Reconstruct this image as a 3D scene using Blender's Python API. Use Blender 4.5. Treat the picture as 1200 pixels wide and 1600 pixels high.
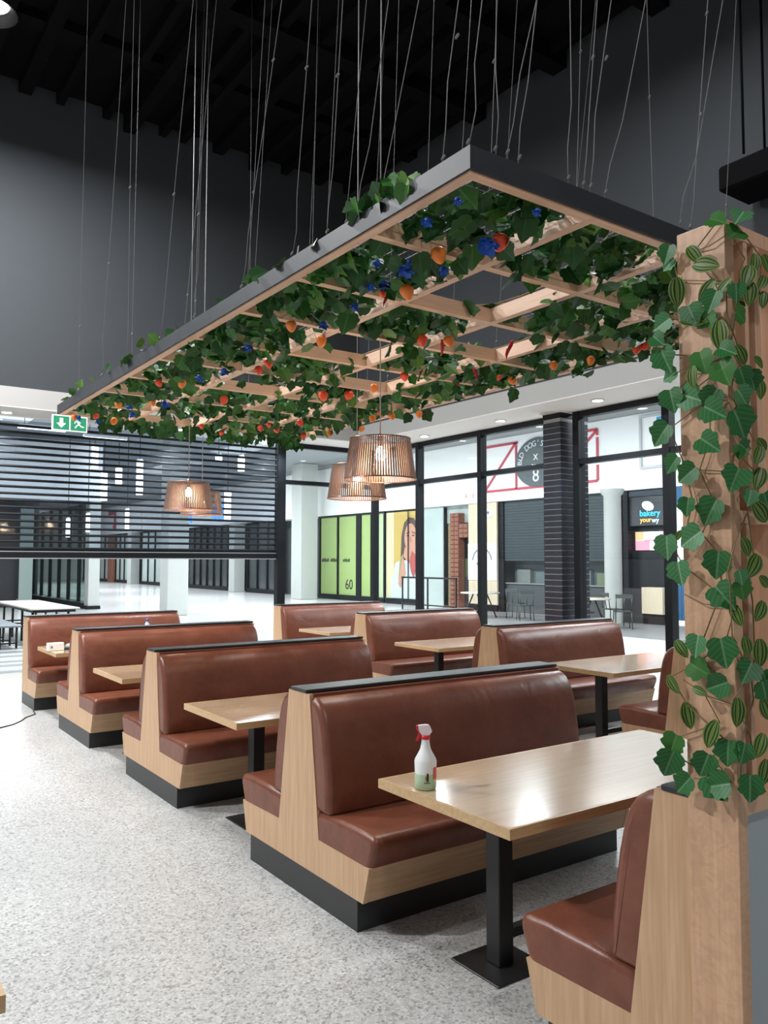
import bpy, bmesh, math, random
from mathutils import Vector, Matrix

for _o in list(bpy.data.objects):
    bpy.data.objects.remove(_o, do_unlink=True)
scene = bpy.context.scene
COL = scene.collection
random.seed(11)

# ------------------------------------------------------------------ camera
YAW, PITCH, ROLL = 0.6156, 0.0600, 0.0017
CAM_H = 1.728
_f = Vector((math.sin(YAW), math.cos(YAW), 0)); _r = Vector((math.cos(YAW), -math.sin(YAW), 0)); _u = Vector((0, 0, 1))
F = math.cos(PITCH)*_f + math.sin(PITCH)*_u
U0 = math.cos(PITCH)*_u - math.sin(PITCH)*_f
R = math.cos(ROLL)*_r + math.sin(ROLL)*U0
U = math.cos(ROLL)*U0 - math.sin(ROLL)*_r
cam_data = bpy.data.cameras.new('camera')
cam = bpy.data.objects.new('camera', cam_data); COL.objects.link(cam)
cam_data.sensor_fit = 'VERTICAL'; cam_data.sensor_height = 24.0
cam_data.lens = 1258.546/1600*24.0
cam_data.clip_end = 300; cam_data.clip_start = 0.05
cam.matrix_world = Matrix(((R.x, U.x, -F.x, 0), (R.y, U.y, -F.y, 0), (R.z, U.z, -F.z, CAM_H), (0, 0, 0, 1)))
scene.camera = cam

# ------------------------------------------------------------------ world, exposure
world = bpy.data.worlds.new('world'); scene.world = world
world.use_nodes = True
_bg = world.node_tree.nodes['Background']
_bg.inputs[0].default_value = (0.95, 0.965, 1.0, 1); _bg.inputs[1].default_value = 0.36
scene.view_settings.view_transform = 'Standard'
scene.view_settings.look = 'None'
scene.view_settings.gamma = 1.0
scene.view_settings.use_curve_mapping = False
scene.view_settings.exposure = 0.0

# ------------------------------------------------------------------ large lamps
def area_light(name, loc, size, power, color=(1, 1, 1), size_y=None, aim=None, parent=None, spread=math.pi):
    d = bpy.data.lights.new(name, 'AREA')
    d.shape = 'RECTANGLE' if size_y else 'DISK'
    d.size = size
    if size_y: d.size_y = size_y
    d.energy = power; d.color = color; d.spread = spread
    o = bpy.data.objects.new(name, d); COL.objects.link(o)
    o.location = loc
    if aim is not None:
        o.rotation_euler = (Vector(aim)-Vector(loc)).to_track_quat('-Z', 'Y').to_euler()
    if parent: o.parent = parent
    return o
HALL_POWER = 520
MALL_POWER = 930
COOL = (0.90, 0.96, 1.0)
# hall high-bays (housings further down); the last two are unseen fill lamps added
BAYS_AND_FILLS = [(1.25, 8.62, 7.35), (-2.8, 9.0, 7.2), (-3.4, 5.6, 7.2), (5.0, 4.2, 7.2), (0.8, -2.2, 7.2)]
BAY_SHARE = [1.05, 1.05, 1.05, 0.20, 0.28]
for _p, _k in zip(BAYS_AND_FILLS, BAY_SHARE):
    area_light('bay_and_fill_light', (_p[0], _p[1], _p[2]-0.20), 0.42, HALL_POWER*_k, (0.97, 0.985, 1.0))
# fill panels added to light the shopping mall outside
MALL_FILL_PANELS = [(13.2, 3.0), (13.2, 11.0), (13.2, 19.0), (13.2, 27.0), (13.2, 36.0), (13.2, 47.0), (13.2, 58.0), (4.6, 16.0), (4.6, 24.0), (-3.0, 20.0)]
for _x, _y in MALL_FILL_PANELS:
    area_light('mall_fill_light', (_x, _y, 5.94), 1.2, MALL_POWER*(1.0 if _x > 10 else 0.45), COOL, size_y=5.0)

# ------------------------------------------------------------------ materials
MATS = {}
def new_mat(name):
    m = bpy.data.materials.new(name); m.use_nodes = True
    MATS[name] = m
    return m, m.node_tree, m.node_tree.nodes['Principled BSDF']
def plain(name, col, rough=0.5, metal=0.0, spec=0.5, noise=0.0, nscale=6.0, bump=0.0, bscale=80.0, coat=0.0):
    m, nt, b = new_mat(name)
    b.inputs['Base Color'].default_value = (*col, 1); b.inputs['Roughness'].default_value = rough
    b.inputs['Metallic'].default_value = metal; b.inputs['Specular IOR Level'].default_value = spec
    b.inputs['Coat Weight'].default_value = coat
    tc = nt.nodes.new('ShaderNodeTexCoord')
    if noise > 0:
        n = nt.nodes.new('ShaderNodeTexNoise'); n.inputs['Scale'].default_value = nscale; n.inputs['Detail'].default_value = 5
        nt.links.new(tc.outputs['Object'], n.inputs['Vector'])
        mx = nt.nodes.new('ShaderNodeMix'); mx.data_type = 'RGBA'
        mx.inputs['A'].default_value = (*[c*(1-noise) for c in col], 1)
        mx.inputs['B'].default_value = (*[min(1, c*(1+noise)) for c in col], 1)
        nt.links.new(n.outputs['Fac'], mx.inputs['Factor']); nt.links.new(mx.outputs['Result'], b.inputs['Base Color'])
    if bump > 0:
        n2 = nt.nodes.new('ShaderNodeTexNoise'); n2.inputs['Scale'].default_value = bscale; n2.inputs['Detail'].default_value = 3
        nt.links.new(tc.outputs['Object'], n2.inputs['Vector'])
        bp = nt.nodes.new('ShaderNodeBump'); bp.inputs['Strength'].default_value = bump; bp.inputs['Distance'].default_value = 0.01
        nt.links.new(n2.outputs['Fac'], bp.inputs['Height']); nt.links.new(bp.outputs['Normal'], b.inputs['Normal'])
    return m
def emis(name, col, strength):
    m, nt, b = new_mat(name)
    b.inputs['Base Color'].default_value = (*[min(c, .8) for c in col], 1)
    b.inputs['Emission Color'].default_value = (*col, 1); b.inputs['Emission Strength'].default_value = strength
    return m
def wood(name, c1, c2, axis='z', rough=0.45, fig=0.0, coat=0.0):
    m, nt, b = new_mat(name)
    tc = nt.nodes.new('ShaderNodeTexCoord'); mp = nt.nodes.new('ShaderNodeMapping')
    s = {'x': (1.2, 26, 26), 'y': (26, 1.2, 26), 'z': (26, 26, 1.2)}[axis]
    mp.inputs['Scale'].default_value = s
    nt.links.new(tc.outputs['Object'], mp.inputs['Vector'])
    n = nt.nodes.new('ShaderNodeTexNoise'); n.inputs['Scale'].default_value = 2.2; n.inputs['Detail'].default_value = 6
    n.inputs['Distortion'].default_value = 0.6
    nt.links.new(mp.outputs['Vector'], n.inputs['Vector'])
    cr = nt.nodes.new('ShaderNodeValToRGB')
    cr.color_ramp.elements[0].position = 0.30; cr.color_ramp.elements[0].color = (*c1, 1)
    cr.color_ramp.elements[1].position = 0.72; cr.color_ramp.elements[1].color = (*c2, 1)
    nt.links.new(n.outputs['Fac'], cr.inputs['Fac'])
    last = cr.outputs['Color']
    if fig > 0:      # the flamed figure of the veneer
        mp2 = nt.nodes.new('ShaderNodeMapping'); mp2.inputs['Scale'].default_value = (7, 7, 9)
        nt.links.new(tc.outputs['Object'], mp2.inputs['Vector'])
        w = nt.nodes.new('ShaderNodeTexNoise'); w.inputs['Scale'].default_value = 2.5; w.inputs['Detail'].default_value = 4; w.inputs['Distortion'].default_value = 2.0
        nt.links.new(mp2.outputs['Vector'], w.inputs['Vector'])
        mx = nt.nodes.new('ShaderNodeMix'); mx.data_type = 'RGBA'; mx.blend_type = 'MULTIPLY'
        mx.inputs['Factor'].default_value = fig
        nt.links.new(last, mx.inputs['A'])
        r2 = nt.nodes.new('ShaderNodeValToRGB'); r2.color_ramp.elements[0].position = .42; r2.color_ramp.elements[0].color = (.72, .72, .72, 1); r2.color_ramp.elements[1].position = .58
        nt.links.new(w.outputs['Fac'], r2.inputs['Fac']); nt.links.new(r2.outputs['Color'], mx.inputs['B'])
        last = mx.outputs['Result']
    nt.links.new(last, b.inputs['Base Color'])
    b.inputs['Roughness'].default_value = rough; b.inputs['Coat Weight'].default_value = coat; b.inputs['Coat Roughness'].default_value = 0.12
    return m
def leather(name, c1, c2):
    m, nt, b = new_mat(name)
    tc = nt.nodes.new('ShaderNodeTexCoord')
    n = nt.nodes.new('ShaderNodeTexNoise'); n.inputs['Scale'].default_value = 7; n.inputs['Detail'].default_value = 8; n.inputs['Roughness'].default_value = .65
    nt.links.new(tc.outputs['Object'], n.inputs['Vector'])
    cr = nt.nodes.new('ShaderNodeValToRGB')
    cr.color_ramp.elements[0].position = .3; cr.color_ramp.elements[0].color = (*c1, 1)
    cr.color_ramp.elements[1].position = .75; cr.color_ramp.elements[1].color = (*c2, 1)
    nt.links.new(n.outputs['Fac'], cr.inputs['Fac']); nt.links.new(cr.outputs['Color'], b.inputs['Base Color'])
    b.inputs['Roughness'].default_value = 0.36; b.inputs['Specular IOR Level'].default_value = 0.5
    v = nt.nodes.new('ShaderNodeTexVoronoi'); v.inputs['Scale'].default_value = 260
    nt.links.new(tc.outputs['Object'], v.inputs['Vector'])
    n3 = nt.nodes.new('ShaderNodeTexNoise'); n3.inputs['Scale'].default_value = 4.5; n3.inputs['Detail'].default_value = 3; n3.inputs['Distortion'].default_value = .8
    nt.links.new(tc.outputs['Object'], n3.inputs['Vector'])
    b1 = nt.nodes.new('ShaderNodeBump'); b1.inputs['Strength'].default_value = .10; b1.inputs['Distance'].default_value = .002
    nt.links.new(v.outputs['Distance'], b1.inputs['Height'])
    b2 = nt.nodes.new('ShaderNodeBump'); b2.inputs['Strength'].default_value = .22; b2.inputs['Distance'].default_value = .03
    nt.links.new(n3.outputs['Fac'], b2.inputs['Height']); nt.links.new(b1.outputs['Normal'], b2.inputs['Normal'])
    nt.links.new(b2.outputs['Normal'], b.inputs['Normal'])
    return m
def aggregate(name):
    m, nt, b = new_mat(name)
    tc = nt.nodes.new('ShaderNodeTexCoord')
    v = nt.nodes.new('ShaderNodeTexVoronoi'); v.inputs['Scale'].default_value = 95; v.inputs['Randomness'].default_value = 1
    nt.links.new(tc.outputs['Object'], v.inputs['Vector'])
    sep = nt.nodes.new('ShaderNodeSeparateColor'); nt.links.new(v.outputs['Color'], sep.inputs['Color'])
    cr = nt.nodes.new('ShaderNodeValToRGB'); e = cr.color_ramp.elements
    e[0].position = 0.0; e[0].color = (.27, .265, .25, 1); e[1].position = 1.0; e[1].color = (.68, .68, .66, 1)
    for p, c in ((.10, (.36, .355, .34)), (.30, (.50, .50, .485)), (.65, (.56, .56, .545))):
        q = e.new(p); q.color = (*c, 1)
    nt.links.new(sep.outputs['Red'], cr.inputs['Fac'])
    n = nt.nodes.new('ShaderNodeTexNoise'); n.inputs['Scale'].default_value = 1.3; n.inputs['Detail'].default_value = 4
    nt.links.new(tc.outputs['Object'], n.inputs['Vector'])
    n2 = nt.nodes.new('ShaderNodeTexNoise'); n2.inputs['Scale'].default_value = 130; n2.inputs['Detail'].default_value = 2
    nt.links.new(tc.outputs['Object'], n2.inputs['Vector'])
    mx = nt.nodes.new('ShaderNodeMix'); mx.data_type = 'RGBA'; mx.blend_type = 'MULTIPLY'; mx.inputs['Factor'].default_value = .5
    nt.links.new(cr.outputs['Color'], mx.inputs['A']); nt.links.new(n2.outputs['Fac'], mx.inputs['B'])
    mr = nt.nodes.new('ShaderNodeMapRange'); mr.inputs['To Min'].default_value = .90; mr.inputs['To Max'].default_value = 1.22
    nt.links.new(n.outputs['Fac'], mr.inputs['Value'])
    m2 = nt.nodes.new('ShaderNodeMix'); m2.data_type = 'RGBA'; m2.blend_type = 'MULTIPLY'; m2.inputs['Factor'].default_value = 1
    nt.links.new(mx.outputs['Result'], m2.inputs['A'])
    cmb = nt.nodes.new('ShaderNodeCombineColor')
    for k in ('Red', 'Green', 'Blue'): nt.links.new(mr.outputs['Result'], cmb.inputs[k])
    nt.links.new(cmb.outputs['Color'], m2.inputs['B'])
    nt.links.new(m2.outputs['Result'], b.inputs['Base Color'])
    b.inputs['Roughness'].default_value = .34
    bp = nt.nodes.new('ShaderNodeBump'); bp.inputs['Strength'].default_value = .12; bp.inputs['Distance'].default_value = .004
    nt.links.new(v.outputs['Distance'], bp.inputs['Height']); nt.links.new(bp.outputs['Normal'], b.inputs['Normal'])
    return m
def clear_glass(name, tint=(1, 1, 1), refl=0.06, rough=0.0):
    m, nt, b = new_mat(name)
    nt.nodes.remove(b)
    out = nt.nodes['Material Output']
    t = nt.nodes.new('ShaderNodeBsdfTransparent'); t.inputs['Color'].default_value = (*tint, 1)
    g = nt.nodes.new('ShaderNodeBsdfGlossy'); g.inputs['Roughness'].default_value = rough
    lw = nt.nodes.new('ShaderNodeLayerWeight'); lw.inputs['Blend'].default_value = .5
    pw = nt.nodes.new('ShaderNodeMath'); pw.operation = 'POWER'; pw.inputs[1].default_value = 5
    nt.links.new(lw.outputs['Facing'], pw.inputs[0])
    fr = nt.nodes.new('ShaderNodeMath'); fr.operation = 'MULTIPLY_ADD'; fr.inputs[1].default_value = 1-refl; fr.inputs[2].default_value = refl
    nt.links.new(pw.outputs[0], fr.inputs[0])
    mx = nt.nodes.new('ShaderNodeMixShader')
    nt.links.new(fr.outputs[0], mx.inputs['Fac']); nt.links.new(t.outputs['BSDF'], mx.inputs[1]); nt.links.new(g.outputs['BSDF'], mx.inputs[2])
    nt.links.new(mx.outputs['Shader'], out.inputs['Surface'])
    return m
def leaf_mat(name, c1, c2, kind):
    m, nt, b = new_mat(name)
    uv = nt.nodes.new('ShaderNodeUVMap'); sp = nt.nodes.new('ShaderNodeSeparateXYZ')
    nt.links.new(uv.outputs['UV'], sp.inputs['Vector'])
    def math_(op, a, bv=None):
        n = nt.nodes.new('ShaderNodeMath'); n.operation = op
        if isinstance(a, (int, float)): n.inputs[0].default_value = a
        else: nt.links.new(a, n.inputs[0])
        if bv is not None:
            if isinstance(bv, (int, float)): n.inputs[1].default_value = bv
            else: nt.links.new(bv, n.inputs[1])
        return n.outputs[0]
    u = math_('ABSOLUTE', math_('SUBTRACT', sp.outputs['X'], .5))
    if kind == 'striped':
        fac = math_('MULTIPLY', math_('ADD', math_('SINE', math_('MULTIPLY', u, 31.0)), 1.0), .5)
        fac = math_('POWER', fac, 3.5)
    else:
        # pale midrib and side veins
        mid = math_('SUBTRACT', 1.0, math_('MINIMUM', math_('MULTIPLY', u, 22.0), 1.0))
        side = math_('MULTIPLY', math_('ADD', math_('SINE', math_('MULTIPLY', math_('SUBTRACT', sp.outputs['Y'], math_('MULTIPLY', u, .9)), 34.0)), 1.0), .5)
        side = math_('POWER', side, 9.0)
        fac = math_('MAXIMUM', mid, math_('MULTIPLY', side, .28 if kind == 'veined' else .12))
    mx = nt.nodes.new('ShaderNodeMix'); mx.data_type = 'RGBA'
    mx.inputs['A'].default_value = (*c1, 1); mx.inputs['B'].default_value = (*c2, 1)
    nt.links.new(fac, mx.inputs['Factor']); nt.links.new(mx.outputs['Result'], b.inputs['Base Color'])
    b.inputs['Roughness'].default_value = .48; b.inputs['Specular IOR Level'].default_value = .35
    b.inputs['Subsurface Weight'].default_value = 0.0
    return m

OAK = wood('oak_light', (.47, .28, .155), (.59, .39, .23), 'z', .42)
OAKX = wood('oak_apron', (.42, .25, .135), (.54, .355, .205), 'x', .42)
TABLE = wood('table_veneer', (.56, .385, .235), (.64, .465, .305), 'x', .20, coat=.9)
TEDGE = wood('table_edge', (.46, .29, .14), (.58, .39, .205), 'x', .35)
BEAM = wood('trellis_timber', (.56, .35, .24), (.68, .455, .32), 'y', .5)
PILLAR = wood('screen_veneer', (.52, .305, .18), (.63, .39, .24), 'z', .48, fig=.32)
FIN = wood('screen_fin', (.54, .31, .19), (.64, .395, .255), 'z', .5)
LEATHER = leather('brown_leather', (.130, .036, .018), (.200, .063, .034))
BLACK = plain('black_metal', (.012, .012, .013), .42, spec=.5)
PLINTH = plain('charcoal_plinth', (.018, .019, .020), .38, noise=.15)
CAP = plain('black_cap', (.016, .018, .021), .42, noise=.1)
RIM = plain('dark_rim_paint', (.027, .031, .037), .5, noise=.35, nscale=9)
FRAME = plain('window_frame_black', (.007, .009, .012), .5, spec=.25)
WALLD = plain('dark_wall_paint', (.034, .039, .045), .8, noise=.06, nscale=2)
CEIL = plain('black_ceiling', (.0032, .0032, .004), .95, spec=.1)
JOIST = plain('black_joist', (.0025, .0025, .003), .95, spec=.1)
WHITE = plain('white_paint', (.72, .71, .69), .7)
GREYBULK = plain('grey_bulkhead', (.36, .36, .35), .75)
WHITEM = plain('white_fascia', (.86, .87, .87), .6)
CONC = plain('pale_column', (.46, .48, .46), .7, noise=.05, nscale=3)
FLOORM = aggregate('exposed_aggregate')
MALLF = plain('white_mall_floor', (.74, .75, .75), .16, noise=.03, nscale=.6)
BEIGEF = plain('beige_floor', (.70, .65, .57), .3, noise=.05)
DARKF = plain('grey_floor', (.17, .175, .18), .5, noise=.1, nscale=3)
STRIPE1 = plain('floor_tile_pale', (.68, .69, .69), .3)
STRIPE2 = plain('floor_tile_grey', (.30, .31, .32), .35)
GLASS = clear_glass('clear_glass', (.97, .985, .98), .03)
POLY = clear_glass('clear_slat', (.66, .70, .74), .05, .06)
TILE = plain('black_glazed_tile', (.030, .033, .042), .28, noise=.45, nscale=14)
GROUT = plain('pale_grout', (.40, .41, .42), .85)
COPPER = plain('copper_slat', (.34, .235, .195), .38, metal=.5)
COPPERR = plain('copper_ring', (.30, .17, .13), .35, metal=.6)
WIREM = plain('pale_wire', (.17, .17, .17), .7)
MESHM = plain('galvanised_wire', (.15, .16, .155), .5, metal=.1)
CORD = plain('clear_cord', (.27, .27, .265), .5)
BULB = emis('bulb_glow', (1.0, .80, .58), 55)
DLIGHT = emis('downlight_lens', (.96, .98, 1.0), 30)
TUBE = emis('tube_lamp_lens', (.97, .98, 1.0), 6)
PANELE = emis('fill_panel_lens', (.97, .98, 1.0), 3.5)
GREEN = plain('exit_green', (.01, .21, .10), .5)
EXITW = plain('exit_white', (.80, .83, .76), .5)
IVY = leaf_mat('ivy_green', (.030, .135, .020), (.085, .20, .05), 'ivy')
IVYD = leaf_mat('ivy_dark_green', (.015, .076, .015), (.04, .12, .03), 'ivy')
IVYL = leaf_mat('ivy_light_green', (.065, .17, .018), (.12, .23, .05), 'ivy')
VEIN = leaf_mat('veined_leaf', (.014, .110, .022), (.13, .27, .13), 'veined')
PALE = leaf_mat('pale_leaf', (.045, .18, .060), (.24, .38, .24), 'veined')
STRIPED = leaf_mat('striped_leaf', (.010, .045, .010), (.20, .28, .035), 'striped')
VINE = plain('vine_stem', (.20, .13, .05), .7)
ORANGE = plain('orange_fruit_skin', (.95, .23, .035), .45, noise=.25, nscale=30)
REDF = plain('red_fruit_skin', (.88, .085, .03), .4, noise=.2, nscale=30)
CHILI = plain('red_chili_skin', (.42, .008, .015), .3)
BLUEF = plain('blue_petals', (.010, .085, .44), .6, noise=.3, nscale=40)

# ------------------------------------------------------------------ mesh helpers
class MB:
    def __init__(s): s.v = []; s.f = []; s.uv = None; s.sm = []
    def add(s, vs, fs, smooth=False):
        o = len(s.v); s.v += [tuple(p) for p in vs]; s.f += [tuple(i+o for i in f) for f in fs]; s.sm += [smooth]*len(fs); return s
    def box(s, x0, x1, y0, y1, z0, z1):
        return s.add([(x0,y0,z0),(x1,y0,z0),(x1,y1,z0),(x0,y1,z0),(x0,y0,z1),(x1,y0,z1),(x1,y1,z1),(x0,y1,z1)],
                     [(0,3,2,1),(4,5,6,7),(0,1,5,4),(1,2,6,5),(2,3,7,6),(3,0,4,7)])
    def cbox(s, x0, x1, y0, y1, z0, z1, c=.003):
        """box with chamfered edges"""
        vs = []; 
        for (sx, X) in ((-1, x0), (1, x1)):
            for (sy, Y) in ((-1, y0), (1, y1)):
                for (sz, Z) in ((-1, z0), (1, z1)):
                    vs.append((X, Y-sy*c, Z-sz*c)); vs.append((X-sx*c, Y, Z-sz*c)); vs.append((X-sx*c, Y-sy*c, Z))
        bm = bmesh.new()
        for p in vs: bm.verts.new(p)
        r = bmesh.ops.convex_hull(bm, input=bm.verts)
        bmesh.ops.dissolve_limit(bm, angle_limit=.01, verts=bm.verts, edges=bm.edges)
        bm.verts.index_update()
        s.add([v.co[:] for v in bm.verts], [[v.index for v in f.verts] for f in bm.faces]); bm.free(); return s
    def prism(s, prof, axis, a, b):
        """extrude a closed profile (list of 2-tuples) between a and b along axis"""
        def P(p, t):
            return {'x': (t, p[0], p[1]), 'y': (p[0], t, p[1]), 'z': (p[0], p[1], t)}[axis]
        n = len(prof)
        vs = [P(p, a) for p in prof]+[P(p, b) for p in prof]
        fs = [tuple(range(n))[::-1], tuple(range(n, 2*n))]+[(i, (i+1) % n, n+(i+1) % n, n+i) for i in range(n)]
        return s.add(vs, fs)
    def tube(s, pts, r, n=6, cap=True):
        pts = [Vector(p) for p in pts]; rings = []
        rs = r if isinstance(r, (list, tuple)) else [r]*len(pts)
        for i, p in enumerate(pts):
            d = (pts[min(i+1, len(pts)-1)]-pts[max(i-1, 0)]).normalized()
            a = d.orthogonal().normalized() if i == 0 else (rings[-1][1]-d*rings[-1][1].dot(d)).normalized()
            b = d.cross(a)
            rings.append(([p+(a*math.cos(t)+b*math.sin(t))*rs[i] for t in [2*math.pi*k/n for k in range(n)]], a))
        vs = [q for rg in rings for q in rg[0]]; fs = []
        for i in range(len(pts)-1):
            for k in range(n): fs.append((i*n+k, i*n+(k+1) % n, (i+1)*n+(k+1) % n, (i+1)*n+k))
        s.add(vs, fs, True)
        if cap:
            o = len(s.v)-len(vs); s.f += [tuple(range(o, o+n))[::-1], tuple(range(o+(len(pts)-1)*n, o+len(pts)*n))]; s.sm += [False, False]
        return s
    def lathe(s, prof, n=24, c=(0, 0, 0), smooth=True):
        """prof = list of (radius, z)"""
        vs = []; fs = []
        for r, z in prof:
            for k in range(n):
                t = 2*math.pi*k/n; vs.append((c[0]+r*math.cos(t), c[1]+r*math.sin(t), c[2]+z))
        for i in range(len(prof)-1):
            for k in range(n): fs.append((i*n+k, i*n+(k+1) % n, (i+1)*n+(k+1) % n, (i+1)*n+k))
        s.add(vs, fs, smooth); return s
    def disc(s, c, r, n=20, axis='z', flip=False, ry=None):
        ry = ry or r; vs = []
        for k in range(n):
            t = 2*math.pi*k/n; a, b = r*math.cos(t), ry*math.sin(t)
            vs.append({'z': (c[0]+a, c[1]+b, c[2]), 'x': (c[0], c[1]+a, c[2]+b), 'y': (c[0]+a, c[1], c[2]+b)}[axis])
        return s.add(vs, [tuple(range(n))[::-1] if flip else tuple(range(n))])
    def mesh(s, name):
        me = bpy.data.meshes.new(name); me.from_pydata(s.v, [], s.f)
        me.polygons.foreach_set('use_smooth', s.sm)
        if s.uv:
            l = me.uv_layers.new(name='UVMap')
            for lp in me.loops: l.data[lp.index].uv = s.uv[lp.vertex_index]
        me.update(); return me
    def build(s, name, mat, parent=None, loc=(0, 0, 0), fix=True):
        me = s.mesh(name); me.materials.append(mat)
        if fix:
            bm = bmesh.new(); bm.from_mesh(me); bmesh.ops.recalc_face_normals(bm, faces=bm.faces); bm.to_mesh(me); bm.free()
        o = bpy.data.objects.new(name, me); COL.objects.link(o)
        o.location = loc
        if parent: o.parent = parent
        return o
def tag(o, label=None, cat=None, group=None, kind=None):
    if label: o['label'] = label
    if cat: o['category'] = cat
    if group: o['group'] = group
    if kind: o['kind'] = kind
    return o
def thing(name, loc, label, cat, group=None, rz=0):
    o = bpy.data.objects.new(name, None); COL.objects.link(o); o.location = loc; o.rotation_euler = (0, 0, rz)
    o.empty_display_size = .1
    return tag(o, label, cat, group)
def struct(name, mb, mat, parent=None):
    o = mb.build(name, mat, parent)
    if not parent: o['kind'] = 'structure'
    return o
def copy_tree(o, parent=None):
    c = o.copy(); COL.objects.link(c); c.parent = parent
    for ch in o.children: copy_tree(ch, c)
    return c
def text_mesh(body, size, mat, name, parent, loc, rot, extrude=.004, align='CENTER', font_scale=1.0):
    cu = bpy.data.curves.new(name, 'FONT'); cu.body = body; cu.size = size; cu.extrude = extrude; cu.align_x = align; cu.align_y = 'CENTER'
    cu.resolution_u = 3
    t = bpy.data.objects.new(name+'_tmp', cu); COL.objects.link(t)
    dg = bpy.context.evaluated_depsgraph_get(); me = bpy.data.meshes.new_from_object(t.evaluated_get(dg))
    bpy.data.objects.remove(t, do_unlink=True)
    me.materials.clear(); me.materials.append(mat)
    o = bpy.data.objects.new(name, me); COL.objects.link(o); o.location = loc; o.rotation_euler = rot
    o.scale = (font_scale, 1, 1)
    if parent: o.parent = parent
    return o

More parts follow.
